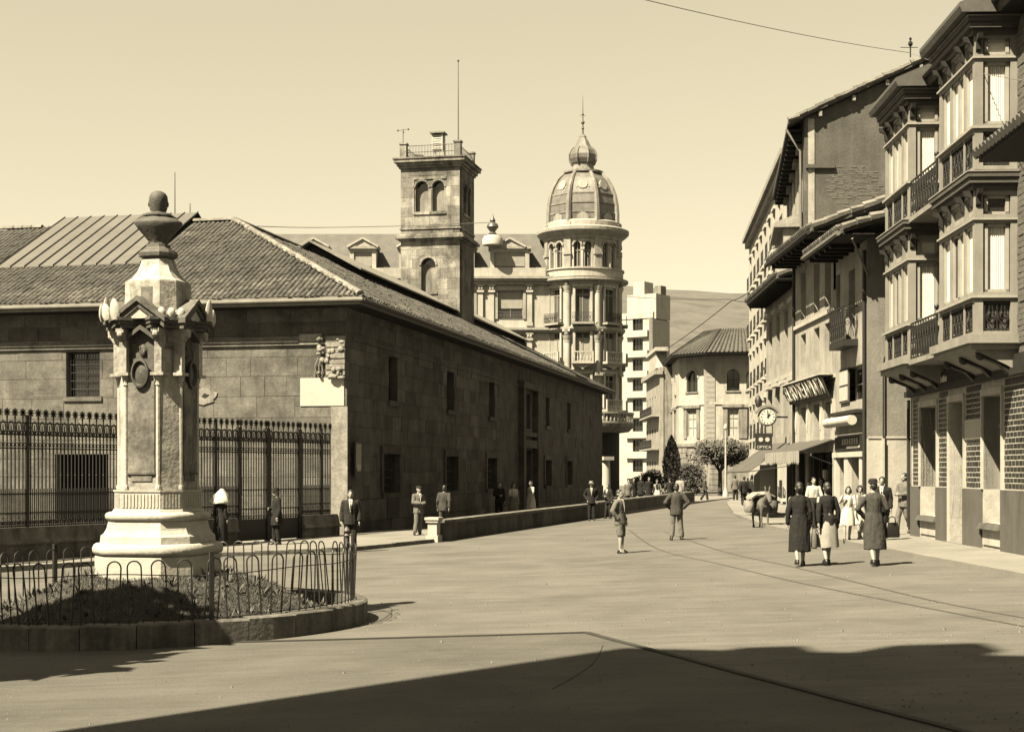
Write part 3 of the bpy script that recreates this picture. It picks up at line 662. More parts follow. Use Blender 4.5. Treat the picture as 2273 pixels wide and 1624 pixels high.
MB().prism([(3.0, 9.0), (3.0, 10.05), (8.1, 12.75), (12.0, 10.6), (12, 9)], 'x', SKX0 + .15, SKX1 - .4).obj('roof_light_wall', 'timber_dark', lb)
# notice board at the corner
nb = thing('notice_board', 'tall narrow pale notice board on the dark wall beside the building corner', 'notice board', lw(.16, .75, 0), LA)
MB().box(0, .05, -.38, .38, 1.75, 3.05).obj('frame', 'joinery_dark', nb); bx('sheet', 'blind', nb, .052, .06, -.3, .3, 2.1, 2.98); bx('sheet', 'panel_pale', nb, .061, .066, -.2, .22, 2.0, 2.25)
# roof aerials
for x, y, h in ((-12.6, 8.6, 2.0), (-12.0, 8.8, .7)):
    o = MB().tube([(0, 0, 0), (0, 0, h)], [.025, .015], 5).obj('roof_pole', 'cable', None); o.location = lw(x + 2.2, y - .3, 12.7)
    tag(o, 'tall thin pole standing on the sheet metal roof' if h > 1 else 'short thin pole on the sheet metal roof beside the tall one', 'pole')
# ------------------------------------------------------------------ iron fence with gate
FA, FB = Vector((-14.6, 36.8)), Vector((-6.35, 51.9)); FD = (FB - FA).normalized(); FL = (FB - FA).length; FANG = math.atan2(FD.y, FD.x)
def fparam(px):                                          # distance along the fence line seen at pixel column px
    q = (px - CX) / F; return (q * FA.y - FA.x) / (FD.x - q * FD.y)
G0, G1, GM = fparam(530), fparam(663), fparam(593)
fz = gz(-9, 46) + .1
fe = thing('iron_fence', 'tall wrought iron fence with spiked finials on a stone plinth before the building', 'fence', (FA.x, FA.y, fz), FANG)
gt = thing('iron_gate', 'double leaf iron gate with solid lower panels in the tall fence', 'gate', (FA.x, FA.y, fz), FANG)
PT = .83; TOPR, RAIL2, ROV = 3.28, 2.93, 3.62                # plinth top, rails
star = MB()
for k in range(4):
    t = math.pi * k / 4; star.prism([(-.11 * math.cos(t) - .02 * math.sin(t), .1 - .11 * math.sin(t) + .02 * math.cos(t)), (.11 * math.cos(t) - .02 * math.sin(t), .1 + .11 * math.sin(t) + .02 * math.cos(t)), (.11 * math.cos(t) + .02 * math.sin(t), .1 + .11 * math.sin(t) - .02 * math.cos(t)), (-.11 * math.cos(t) + .02 * math.sin(t), .1 - .11 * math.sin(t) - .02 * math.cos(t))], 'y', -.012, .012)
star.ell((0, 0, -.03), (.03, .03, .04), 6, 4); STAR = star.mesh('finial', 'iron')
ov = MB(); ov.tube([(.085 * math.cos(t), 0, .17 * math.sin(t)) for t in [2 * math.pi * k / 14 for k in range(15)]], .017, 4).ell((0, 0, .02), (.022, .015, .07), 6, 4); OVAL = ov.mesh('oval_ornament', 'iron')
sc_ = MB()
for s in (-1, 1): sc_.tube([(s * (.07 + .045 * math.cos(t)), 0, .045 * math.sin(t)) for t in [2 * math.pi * k / 8 for k in range(9)]], .014, 4)
SCR = sc_.mesh('scroll', 'iron'); BOSS = MB().ell((0, 0, 0), (.03, .03, .04), 6, 4).mesh('boss', 'iron')
BAR = MB().box(-.5, .5, -.5, .5, 0, 1).mesh('bar', 'iron')
def fence_run(par, s0, s1, zb, dog=True):
    n = max(2, 2 * round((s1 - s0) / .272)); st = (s1 - s0) / n
    for k in range(n + 1):
        x = s0 + st * k; ev = k % 2 == 0
        inst('bar', BAR, par, (x, 0, zb), (0, 0, 0), (.03, .03, (ROV + .14 if ev else ROV - .15) - zb))
        if ev: inst('finial', STAR, par, (x, 0, ROV + .16)); inst('boss', BOSS, par, (x, 0, 2.2))
        elif 0 < k < n: inst('oval_ornament', OVAL, par, (x, 0, ROV - .14)); inst('scroll', SCR, par, (x, 0, TOPR + .07)); inst('scroll', SCR, par, (x, 0, RAIL2 + .1)); inst('scroll', SCR, par, (x, 0, zb + .12)); inst('boss', BOSS, par, (x, 0, zb + .25))
        if dog and k < n: inst('short_bar', BAR, par, (x + st / 2, 0, zb), (0, 0, 0), (.022, .022, 1.85 - zb))
    for z in (zb + .03, zb + .38, 1.72, RAIL2, TOPR + .01, ROV - .01):
        if z > zb: bx('rail', 'iron', par, s0, s1, -.02, .02, z - .018, z + .018)
fence_run(fe, 0, G0 - .05, PT); fence_run(fe, G1 + .08, FL, PT)
fence_run(gt, G0 + .1, GM - .06, .72, False); fence_run(gt, GM + .06, G1 - .05, .72, False)
for a, b in ((G0 + .06, GM - .03), (GM + .03, G1 - .01)): bx('lower_panel', 'iron', gt, a, b, -.03, .03, .08, .76)
for x, w_ in ((G0, .07), (GM, .075), (G1 + .02, .07)): bx('gate_post', 'iron', gt, x - w_, x + w_, -.07, .07, -.15, TOPR + .45)
for x in (fparam(60), fparam(478), fparam(712)): bx('post', 'iron', fe, x - .045, x + .045, -.045, .045, PT, ROV + .2)
bx('plinth', 'kerb', fe, -2, G0 - .3, -.2, .2, -.4, .38); bx('plinth', 'kerb', fe, G1 + .15, FL + .3, -.2, .2, -.4, .38)
for a, b in ((-2, G0 - .26), (G1 + .12, FL + .3)):
    MB().prism([(-.27, .385), (.27, .385), (.27, .43), (.2, .52), (.14, .78), (.1, .825), (-.1, .825), (-.14, .78), (-.2, .52), (-.27, .43)], 'x', a, b).obj('plinth_coping', 'kerb', fe)
# gate threshold slabs
for k, s in enumerate((G0 + .35, GM + .5, G1 - .4)): bx('threshold_stone', 'limewash', gt, s - .4, s + .4, -.35, -.12, -.05, .035)
# ------------------------------------------------------------------ low parapet wall along the street
pa = thing('parapet_wall', 'long low stone parapet wall with pale end pillar beside the roadway', 'wall', (-2.45, 46.7, 0), 0)
P0, P1, P2 = Vector((-2.45, 46.7)), Vector((3.6, 66.5)), Vector((11.0, 91))
def parapet(a, b, h, n):
    d = (b - a) / n; an = math.atan2(d.y, d.x)
    for k in range(n):
        c = a + d * (k + .5) - P0; z = gz(*(a + d * (k + .5)))
        inst('wall_stone', unit('stone_shaded'), pa, (c.x, c.y, z + h / 2 - .2), (0, 0, an), (d.length - .012, .34 + rnd.uniform(0, .02), h + .3))
        inst('coping_stone', unit('kerb'), pa, (c.x, c.y, z + h + .005), (0, 0, an), (d.length - .008, .46, .1))
parapet(P0 + Vector((.1, .35)), P1, .62, 14); parapet(P1, P2, .66, 14)
pil = MB().box(-.2, .2, -.22, .22, -.4, .12).box(-.15, .15, -.17, .17, .12, .52).box(-.2, .2, -.22, .22, .522, .6).box(-.23, .23, -.25, .25, .602, .68).obj('end_pillar', 'monument', pa)
pil.location = (0, 0, gz(-2.45, 46.7) + .1); pil.rotation_euler = (0, 0, R(-16))
# ------------------------------------------------------------------ facade panels: local x along the wall (left to right seen from outside), y inward
class Panel:
    def __init__(s, root, A, B):
        s.root = root; A, B = Vector(A[:2]), Vector(B[:2]); d = B - A; s.L = d.length
        s.mx = Matrix.Rotation(-root.rotation_euler.z, 4, 'Z') @ Matrix.Translation((A.x - root.location.x, A.y - root.location.y, -root.location.z)) @ Matrix.Rotation(math.atan2(d.y, d.x), 4, 'Z')
    def put(s, mb, name, m, parent=None, smooth=False):
        o = mb.obj(name, m, parent or s.root, smooth)
        if parent is None: o.matrix_local = s.mx
        return o
    def box(s, name, m, *b, parent=None): return s.put(MB().box(*b), name, m, parent)
    def wall(s, m, z0, z1, ops, th=.4, u0=None, u1=None, name='wall'):
        mb = MB(); wall(mb, 0 if u0 is None else u0, s.L if u1 is None else u1, z0, z1, ops, 0, th); return s.put(mb, name, m)
    def win(s, a, b, c, d, y=.22, nx=2, nz=3, fm='joinery', pane='glass', fr=.07, name='window', sill=None, arch=False, blind=0):
        mb = MB(); dp = .06
        mb.box(a, b, y, y + dp, c, c + fr).box(a, b, y, y + dp, d - fr, d).box(a, a + fr, y, y + dp, c + fr, d - fr).box(b - fr, b, y, y + dp, c + fr, d - fr)
        for i in range(1, nx): u = a + (b - a) * i / nx; mb.box(u - .03, u + .03, y + .004, y + dp - .004, c + fr, d - fr)
        for i in range(1, nz): z = c + (d - c) * i / nz; mb.box(a + fr, b - fr, y + .009, y + dp - .009, z - .02, z + .02)
        o = s.put(mb, name, fm)
        MB().box(a + .012, b - .012, y + dp + .002, y + dp + .03, c + .012, d - .012).obj('pane', pane, o)
        if blind: MB().box(a + .03, b - .03, y - .06, y - .02, d - (d - c) * blind, d).obj('roller_blind', 'blind', o)
        if sill: MB().box(a - .12, b + .12, -.1, .1, c - .14, c - .003).obj('sill', sill, o)
        return o
def scrollwork(w_, h, r=.011):                              # wrought iron infill
    mb = MB(); n = max(1, round(w_ / .26)); st = w_ / n
    for k in range(n):
        x = st * (k + .5)
        for s in (-1, 1):
            mb.tube([(x + s * (.03 + st * .28 * (1 - math.cos(t * 1.0)) * .5 * math.sin(t * .5 + .3)), 0, h * (.1 + .8 * t / 6.28)) for t in [6.28 * j / 10 for j in range(11)]], r, 4)
        mb.tube([(x + st * .25 * math.cos(t), 0, h * .5 + st * .25 * math.sin(t)) for t in [6.28 * j / 10 for j in range(11)]], r, 4)
        mb.tube([(x - st / 2, 0, 0), (x - st / 2, 0, h)], r, 4)
    mb.box(0, w_, -.015, .015, h - .02, h + .02).box(0, w_, -.015, .015, -.02, .02)
    return mb
# ------------------------------------------------------------------ square observatory tower
TC = Vector((-3.16, 90)); TWD = 3.71
tw = thing('stone_tower', 'square stone tower with paired arched windows and railed roof terrace', 'tower', (TC.x, TC.y, 0), LA)
def tz(y): return 2 + (1045 - y) * .02727
UP = [(-2.78, -1.98, 17.75, 19.62), (-1.72, -.98, 17.75, 19.62)]; DO = [(-2.42, -1.52, 12.9, 14.95)]
for side in (0, 1):
    mb = MB(); ops = UP + DO
    if side == 0: wall(mb, -TWD, 0, 6, 20.5, ops, 0, .45)
    else: mb2 = MB(); wall(mb2, -TWD, 0, 6, 20.5, [UP[0], UP[1]], 0, .45); mb = mb2
    for h in (ops if side == 0 else UP): arch_head(mb, h[0], h[1], h[3] - (h[1] - h[0]) / 2, 0, .45)
    o = mb.obj('front_wall' if side == 0 else 'side_wall', 'tower_stone', tw)
    rot = (0, 0, 0) if side == 0 else (0, 0, math.pi / 2); o.rotation_euler = rot
    if side: o.location = (0, TWD, 0)
    if side == 0:
        masonry(tw, -TWD, 0, 10.6, 16.0, .62, .95, [(h[0] - .12, h[1] + .12, h[2] - .2, h[3] + .12) for h in DO], 'tower_stone', 'x', -1, 0, limit=200, gap=.01, proud=(.005, .02))
        masonry(tw, -TWD, 0, 16.85, 20.4, .6, .95, [(-2.95, -.85, 17.6, 19.95)], 'tower_stone', 'x', -1, 0, limit=200, gap=.01, proud=(.005, .02))
    for (a, b, c, d) in (ops if side == 0 else UP):
        p = MB().box(a, b, .3, .34, c, d - .35).obj('shutter', 'cream_grey' if side == 0 else 'shutter', tw); q = MB().box(a, b, .36, .38, c, d).obj('pane', 'glass', tw)  # side shutters take a darker copy, shade put into their colour
        s_ = MB().box(a - .12, b + .12, -.08, .1, c - .16, c - .004).obj('sill', 'tower_stone', tw)
        ar = MB(); uc, r = (a + b) / 2, (b - a) / 2
        for k in range(8):
            t0, t1 = math.pi * k / 8, math.pi * (k + .94) / 8; zc = d - r
            ar.prism([(uc + (r + e_) * math.cos(t), zc + (r + e_) * math.sin(t)) for e_, t in ((.01, t0), (.13, t0), (.13, t1), (.01, t1))], 'y', -.05, .02)
        ar = ar.obj('arch_moulding', 'tower_stone', tw)
        for o in (p, q, s_, ar):
            o.rotation_euler = rot
            if side: o.location = (0, TWD, 0)
MB().box(-TWD + .1, -.46, .46, TWD - .1, 6, 20.4).obj('wall_core', 'tower_stone', tw)
MB().box(-2.95, -.85, -.06, .0, 19.72, 19.84).box(-2.95, -2.86, -.05, 0, 17.6, 19.72).box(-1.93, -1.77, -.04, .1, 17.75, 19.1).obj('window_surround', 'tower_stone', tw)
def band(z0, z1, o, nm, m='tower_stone'):
    return MB().box(-TWD - o, o, -o, TWD + o, z0, z1).obj(nm, m, tw)
band(16.0, 16.12, .1, 'string_course'); band(16.122, 16.28, .3, 'string_course'); band(16.282, 16.4, .2, 'string_course'); band(16.7, 16.8, .06, 'string_course')
band(10.75, 11.0, .22, 'base_course'); band(20.42, 20.55, .1, 'cornice'); band(20.552, 20.75, .2, 'cornice'); band(20.752, 20.95, .36, 'cornice'); band(20.952, 21.03, .42, 'cornice')
for x in (-TWD + .15, -.15):
    for y in (.15, TWD - .15): MB().box(x - .2, x + .2, y - .2, y + .2, 21.03, 21.9).box(x - .25, x + .25, y - .25, y + .25, 21.902, 22.0).obj('terrace_pier', 'tower_stone', tw)
def railing(p0, p1, h, n, name='terrace_railing'):
    p0, p1 = Vector(p0), Vector(p1); mb = MB()
    for k in range(n + 1): p = p0 + (p1 - p0) * k / n; mb.tube([p, p + Vector((0, 0, h))], .018, 4)
    for z in (.08, h * .5, h): mb.tube([p0 + Vector((0, 0, z)), p1 + Vector((0, 0, z))], .022, 4)
    return mb.obj(name, 'iron_light', tw)
railing((-TWD + .35, .15, 21.03), (-.35, .15, 21.03), .8, 16); railing((-.15, .35, 21.03), (-.15, TWD - .35, 21.03), .8, 16)
railing((-TWD + .15, .35, 21.03), (-TWD + .15, TWD - .35, 21.03), .8, 16); railing((-TWD + .35, TWD - .15, 21.03), (-.35, TWD - .15, 21.03), .8, 16)
sx, sy = -1.75, 1.6
sb = thing('louvred_box', 'small white louvred weather box on the tower terrace', 'weather box', lw(0, 0) * 0 + Vector((TC.x + .978 * sx + .2085 * sy, TC.y - .2085 * sx + .978 * sy, 21.04)), LA)
MB().box(-.36, .36, -.36, .36, .75, .82).box(-.34, -.28, -.34, -.28, 0, 1.75).box(.28, .34, -.34, -.28, 0, 1.75).box(-.34, -.28, .28, .34, 0, 1.75).box(.28, .34, .28, .34, 0, 1.75).obj('frame', 'cream_light', sb)
for k in range(6): MB().prism([(-.33, .86 + k * .14), (-.28, .86 + k * .14), (-.25, .96 + k * .14), (-.3, .96 + k * .14)], 'x', -.28, .28).obj('louvre', 'cream_light', sb)
MB().box(-.27, .27, -.24, .28, .83, 1.7).obj('box', 'cream_grey', sb); MB().box(-.46, .46, -.46, .46, 1.752, 1.84).obj('roof', 'cream_grey', sb)
fp = MB().tube([(0, 0, 0), (0, 0, 4.9)], [.05, .025], 8).ell((0, 0, 4.95), .08, 8, 6).obj('flagpole', 'cable_pale', None, True); fp.location = (TC.x - .1, TC.y + .12, 21.9)
tag(fp, 'tall bare flagpole at the corner of the tower terrace', 'flagpole')
wv = MB().tube([(0, 0, 0), (0, 0, .85)], .02, 5).tube([(-.3, 0, .75), (.3, 0, .85)], .012, 4).ell((-.32, 0, .76), .06, 6, 4).ell((.32, 0, .84), .06, 6, 4).ell((0, .2, .7), .05, 6, 4).obj('wind_gauge', 'iron', None)
wv.location = (TC.x - .978 * (TWD - .15), TC.y + .2085 * TWD, 22.0); tag(wv, 'small cup wind gauge on the left pier of the tower terrace', 'wind gauge')
# ------------------------------------------------------------------ domed corner building
DC = Vector((6.0, 126)); DS = 26.2
def dz(y): return 2 + (1045 - y) / DS
db = thing('domed_building', 'ornate cream corner building with round turret and ribbed dome', 'building', (DC.x, DC.y, 0), 0)
def arcbox(mb, r0, r1, a0, a1, z0, z1, step=R(6)):
    n = max(1, int(abs(a1 - a0) / step)); 
    mb.loft([[(r0 * math.cos(t), r0 * math.sin(t), z0), (r1 * math.cos(t), r1 * math.sin(t), z0), (r1 * math.cos(t), r1 * math.sin(t), z1), (r0 * math.cos(t), r0 * math.sin(t), z1)] for t in [a0 + (a1 - a0) * k / n for k in range(n + 1)]])
def cyl_wall(name, m, z0, z1, ops, r0=2.85, r1=3.2, a0=R(-200), a1=R(40)):
    rs = [(a0, a1, z0, z1)]; mb = MB()
    for h in ops: rs = cut(rs, h)
    for q in rs: arcbox(mb, r0, r1, *q)
    return mb.obj(name, m, db)
def ringm(name, prof, m='cream', a0=-200, a1=40, sm=False):
    return MB().lathe(prof, 40, (0, 0, 0), a0=R(a0), a1=R(a1), cap=False).obj(name, m, db, sm)
AW = [-183, -138, -93, -48, -3]
def rot_put(mb, name, m, a, r=3.2, parent=db, sm=False):       # built facing -y at the origin plane y=0
    o = mb.obj(name, m, parent, sm); o.matrix_local = Matrix.Rotation(R(a + 90), 4, 'Z') @ Matrix.Translation((0, -r, 0)); return o
ops = []
STO = [(14.35, 17.05), (11.15, 13.45), (7.2, 9.9)]
for a in AW:
    for s in (-1, 1): ops.append((R(a + s * 8.2 - 5), R(a + s * 8.2 + 5), 18.85, 20.95))
    for (c, d) in STO: ops.append((R(a - 11), R(a + 11), c, d))
cyl_wall('turret_wall', 'cream_light', 5.6, 21.7, ops)
MB().lathe([(2.8, 2), (2.8, 21.6)], 24, a0=R(-200), a1=R(40), cap=False).obj('turret_core', 'glass', db)
for a in AW:
    for s in (-1, 1):
        wv_ = MB(); hw = 3.2 * math.sin(R(5)); arch_head(wv_, -hw - .01, hw + .01, 20.95 - hw, 0, .3)
        rot_put(wv_, 'arch_head', 'cream_light', a + s * 8.2, 3.205)
        wn = rot_put(MB().box(-hw, hw, .18, .24, 18.85, 18.95).box(-.03, .03, .18, .24, 18.85, 20.9).box(-hw, hw, .18, .24, 20.2, 20.28), 'window', 'joinery', a + s * 8.2, 3.2)
        MB().box(-hw, hw, .26, .28, 18.85, 20.95).obj('pane', 'shutter', wn)
        ar = MB()
        for k in range(7):
            t0, t1 = math.pi * k / 7, math.pi * (k + .96) / 7
            ar.prism([((hw + e_) * math.cos(t), 20.95 - hw + (hw + e_) * math.sin(t)) for e_, t in ((.02, t0), (.16, t0), (.16, t1), (.02, t1))], 'y', -.1, .05)
        rot_put(ar, 'arch_moulding', 'cream', a + s * 8.2, 3.2)
    rot_put(MB().tube([(0, -.02, 18.85), (0, -.02, 20.3)], .09, 8).box(-.13, .13, -.14, .1, 20.3, 20.45), 'colonnette', 'cream_light', a, 3.2)
    for j, (c, d) in enumerate(STO):
        hw = 3.2 * math.sin(R(11)); wn = rot_put(MB().box(-hw, hw, .2, .28, d - .5, d - .42).box(-.04, .04, .2, .28, c, d).box(-hw, -hw + .1, .2, .28, c, d).box(hw - .1, hw, .2, .28, c, d), 'window', 'joinery', a)
        MB().box(-hw, hw, .3, .33, c, d).obj('pane', 'shutter' if j < 2 else 'glass', wn)
        MB().box(-hw + .1, -.05, .24, .29, c, d - .5).box(.05, hw - .1, .24, .29, c, d - .5).obj('shutter', 'blind' if j == 1 else 'shutter', wn)
        rot_put(MB().box(-hw - .2, -hw, -.1, .05, c, d + .15).box(hw, hw + .2, -.1, .05, c, d + .15).box(-hw - .25, hw + .25, -.16, .05, d + .152, d + .35), 'window_surround', 'cream_light', a)
        if j == 0:
            g = scrollwork(2 * hw + .5, .75, .016); g.xf(Matrix.Translation((-hw - .25, -.5, c - .05))); rot_put(g, 'balcony_railing', 'iron', a)
            rot_put(MB().box(-hw - .3, hw + .3, -.6, .05, c - .25, c - .08), 'balcony', 'cream', a)
        else:
            b = MB().box(-hw - .3, hw + .3, -.6, .05, c - .3, c - .1).box(-hw - .3, hw + .3, -.58, -.45, c + .62, c + .72).box(-hw - .3, -hw - .15, -.58, -.45, c - .1, c + .62).box(hw + .15, hw + .3, -.58, -.45, c - .1, c + .62)
            b.prism([(-hw - .3, c - .3), (hw + .3, c - .3), (0, c - .75)], 'y', -.4, .05); bo = rot_put(b, 'balcony', 'cream_light', a)
            for k in range(6):
                x = -hw - .05 + (2 * hw + .1) * k / 5; MB().lathe([(.05, c - .1), (.075, c + .15), (.04, c + .35), (.05, c + .62)], 6, (x, -.515, 0)).obj('baluster', 'cream_light', bo)
for a in (-205, -160.5, -115.5, -70.5, -25.5):
    for (c, d) in ((13.55, 17.3), (9.9, 13.2)):
        rot_put(MB().tube([(0, -.06, c), (0, -.06, d - .55)], .26, 10).box(-.34, .34, -.38, .1, c - .02, c + .25).lathe([(.26, d - .55), (.3, d - .5), (.28, d - .45), (.42, d - .1), (.44, d)], 10, (0, -.06, 0)), 'column', 'cream_light', a, 3.2, sm=True)
    rot_put(MB().box(-.3, .3, -.16, .1, 18.0, 21.6).box(-.36, .36, -.25, .1, 19.9, 20.1), 'pilaster', 'cream', a)
    for z in (17.35, 13.25): rot_put(MB().prism([(-.45, z + .45), (0, z + .45), (0, z - .1), (-.12, z - .1), (-.2, z + .1), (-.4, z + .2)], 'x', -.12, .12).ell((0, -.3, z + .1), (.2, .15, .2), 8, 5), 'bracket', 'cream_grey', a, sm=True)
ringm('cornice', [(3.2, 17.3), (3.35, 17.35), (3.4, 17.6), (3.75, 17.75), (3.85, 17.8), (3.85, 17.98), (3.3, 18.05)])
ringm('parapet_band', [(3.3, 18.05), (3.42, 18.1), (3.42, 18.7), (3.52, 18.72), (3.52, 18.84), (3.2, 18.86)], 'cream_light')
ringm('string_course', [(3.2, 13.5), (3.45, 13.55), (3.6, 13.75), (3.6, 13.9), (3.3, 13.95), (3.2, 14.1)])
ringm('string_course', [(3.2, 10.2), (3.4, 10.25), (3.5, 10.4), (3.2, 10.5)])
ringm('dome_cornice', [(3.2, 21.2), (3.3, 21.25), (3.35, 21.45), (3.75, 21.75), (3.9, 21.9), (3.92, 22.15), (3.6, 22.3), (3.25, 22.35)], 'cream', -360, 0)
ringm('dome_drum', [(3.25, 22.3), (3.3, 22.35), (3.3, 22.75), (3.1, 22.85)], 'cream_light', -360, 0)
domep = [(3.05, 22.7), (3.06, 23.4), (3.0, 24.3), (2.85, 25.1), (2.6, 25.8), (2.2, 26.5), (1.65, 27.05), (1.3, 27.3)]
ND = 8
def dome_ring(r, z, n=ND): return [(r * math.cos(R(-93 - 22.5) + 2 * math.pi * k / n), r * math.sin(R(-93 - 22.5) + 2 * math.pi * k / n), z) for k in range(n)]
MB().loft([dome_ring(r, z) for r, z in domep]).obj('dome', 'zinc', db)
for k in range(ND):
    a = -93 - 22.5 + 45 * k; MB().tube([((r + .04) * math.cos(R(a)), (r + .04) * math.sin(R(a)), z) for r, z in domep], [.24, .24, .22, .2, .18, .16, .13, .12], 6).obj('dome_rib', 'cream_grey', db, True)
    rot_put(MB().tube([(0, 0, 22.4), (0, 0, 23.5)], [.3, .12], 6).ell((0, 0, 23.55), .16, 6, 5).box(-.3, .3, -.3, .3, 22.3, 22.6), 'pinnacle', 'cream', a, 3.05)
    am = a + 22.5; ap = math.cos(R(22.5))
    for z, r in ((24.3, 3.0), (25.1, 2.85), (23.5, 3.06)): rot_put(MB().box(-r * .37, r * .37, -.05, .1, z - .05, z + .05), 'dome_joint', 'cream_grey', am, r * ap)
    rot_put(MB().lathe([(.22, -.1), (.42, -.1), (.46, 0), (.42, .12), (.22, .12)], 12).xf(Matrix.Translation((0, -.05, 25.85)) @ Matrix.Rotation(R(75), 4, 'X')).box(-.55, .55, -.22, .1, 25.3, 25.45).ell((-.5, -.1, 25.6), .13, 6, 5).ell((.5, -.1, 25.6), .13, 6, 5), 'oculus', 'cream', am, 2.5 * ap, sm=True)
    rot_put(MB().lathe([(.3, 0), (.5, 0), (.5, .2), (.3, .2)], 12).xf(Matrix.Translation((0, 0, 22.95)) @ Matrix.Rotation(R(90), 4, 'X')).box(-.6, .6, -.2, .1, 22.45, 22.7), 'lucarne', 'cream', am, 3.0 * ap)
ringm('dome_collar', [(1.5, 27.0), (1.75, 27.1), (1.75, 27.25), (1.3, 27.35), (1.0, 27.4), (.9, 27.8), (.95, 27.9)], 'cream_grey', -360, 0, True)
MB().loft([dome_ring(r, z) for r, z in ((.8, 27.8), (1.05, 28.0), (1.2, 28.35), (1.22, 28.7), (1.05, 29.1), (.8, 29.35), (.7, 29.5), (.5, 29.9), (.35, 30.15), (.33, 30.3), (.12, 30.5))]).obj('lantern_bulb', 'zinc', db)
for k in range(ND): a = R(-115.5 + 45 * k); MB().tube([((r + .03) * math.cos(a), (r + .03) * math.sin(a), z) for r, z in ((.8, 27.8), (1.05, 28.0), (1.2, 28.35), (1.22, 28.7), (1.05, 29.1), (.8, 29.35))], .07, 5).obj('bulb_rib', 'cream_grey', db)
MB().tube([(0, 0, 30.4), (0, 0, 33.8)], [.09, .012], 6).ell((0, 0, 31.5), .16, 8, 6).ell((0, 0, 32.2), .1, 8, 6).ell((0, 0, 31.0), .12, 8, 6).tube([(-.25, 0, 32.1), (.25, 0, 32.1)], .02, 4).obj('spire', 'iron_light', db, True)
# lower turret, corner balcony, street column
MB().lathe([(3.2, 5.2), (3.9, 5.3), (4.3, 5.7), (4.35, 5.95)], 40, a0=R(-130), a1=R(40), cap=False).obj('corner_balcony', 'cream_grey', db)
mb = MB(); arcbox(mb, 4.1, 4.35, R(-130), R(40), 5.96, 6.1); arcbox(mb, 4.12, 4.33, R(-130), R(40), 6.75, 6.9); mb.obj('balustrade_rail', 'cream_light', db)
for k in range(34):
    a = R(-130 + 5 * k); MB().lathe([(.06, 6.1), (.1, 6.3), (.05, 6.5), (.06, 6.75)], 6, (4.22 * math.cos(a), 4.22 * math.sin(a), 0)).obj('baluster', 'cream_light', db)
MB().lathe([(3.1, -.5), (3.1, 5.2)], 24, a0=R(-200), a1=R(40), cap=False).obj('shop_front', 'timber_dark', db)
rot_put(MB().tube([(0, 0, -.2), (0, 0, 2.9)], [.42, .36], 10).box(-.5, .5, -.5, .5, 2.9, 3.2), 'street_column', 'limewash', -62, 3.7, sm=True)
# frontal wing
wg = Panel(db, (-24, 124.3), (3.6, 124.3)); WX0 = -24
def wx(px): return (px - CX) / F * 124.3 - WX0
WO = []
bays = [(wx(1105), wx(1160))] + [(wx(1105) - 4.1 * k, wx(1160) - 4.1 * k) for k in range(1, 6)]
for (a, b) in bays: WO += [(a, b, 14.7, 17.05), (a, b, 11.0, 13.4)]
wg.wall('cream_light', -.5, 17.8, WO)
for (a, b) in bays:
    for (c, d) in ((14.7, 17.05), (11.0, 13.4)):
        wg.win(a, b, c, d, fm='joinery', blind=.62, nx=2, nz=2); g = scrollwork(b - a, .6, .014); g.xf(Matrix.Translation((a, -.02, c))); wg.put(g, 'window_railing', 'iron_light')
        wg.put(MB().box(a - .25, a - .02, -.1, 0, c, d).box(b + .02, b + .25, -.1, 0, c, d).box(a - .3, b + .3, -.16, 0, d + .02, d + .3), 'window_surround', 'cream')
    for x in (a - .75, b + .35):
        for (c, d) in ((14.1, 17.5), (10.3, 13.5)):
            wg.put(MB().box(x, x + .42, -.2, 0, c, d).box(x - .08, x + .5, -.3, 0, d - .6, d - .42).box(x - .1, x + .52, -.32, 0, d - .1, d + .02).ell((x + .1, -.25, d - .25), (.12, .1, .16), 6, 5).ell((x + .32, -.25, d - .25), (.12, .1, .16), 6, 5).box(x - .06, x + .48, -.26, 0, c, c + .3), 'pilaster', 'cream_light')
wg.put(MB().box(0, wg.L, -.3, 0, 17.55, 17.8).box(0, wg.L, -.55, 0, 17.802, 18.0).box(0, wg.L, -.7, 0, 18.002, 18.2), 'cornice', 'cream')
wg.put(MB().box(0, wg.L, -.3, 0, 13.55, 13.75).box(0, wg.L, -.45, 0, 13.752, 13.95), 'string_course', 'cream')
wg.put(MB().box(0, wg.L - .8, -.5, -.2, 18.2, 18.9), 'parapet_band', 'cream_light')
wg.put(MB().prism([(0.1, 18.2), (.1, 18.9), (3.5, 22.35), (4.5, 22.35), (9, 18.2)], 'x', -1, wg.L - .6), 'mansard_roof', 'slate')
for i, (a, b) in enumerate(bays):
    a0, b0 = (wx(1097), wx(1165)) if i == 0 else ((a + b) / 2 - .75, (a + b) / 2 + .75)
    zt = 20.25; mb = MB(); wall(mb, a0 - .35, b0 + .35, 18.2, 20.5, [(a0, b0, 18.95, zt)], -.3, .05); mb.box(a0 - .35, b0 + .35, .05, 2.4, 18.2, 20.5)
    wg.put(mb, 'dormer', 'cream_light'); wg.win(a0, b0, 18.95, zt, y=-.12, nx=1, nz=1, fr=.08, blind=.9)
    uc = (a0 + b0) / 2; wd = b0 - a0 + 1.0
    wg.put(MB().box(a0 - .5, b0 + .5, -.5, 1.5, 20.502, 20.72), 'dormer_cornice', 'cream')
    w2 = wd / 2 if i else wd * .36
    wg.put(MB().prism([(uc - w2 + (0 if i == 0 else 0), 20.72), (uc + w2, 20.72), (uc, 21.35)], 'y', -.45, 1.5).prism([(uc - w2 - .1, 20.72), (uc - w2, 20.6), (uc, 21.3), (uc, 21.48)], 'y', -.58, 1.5).prism([(uc + w2 + .1, 20.72), (uc, 21.48), (uc, 21.3), (uc + w2, 20.6)], 'y', -.58, 1.5), 'pediment', 'cream_light')
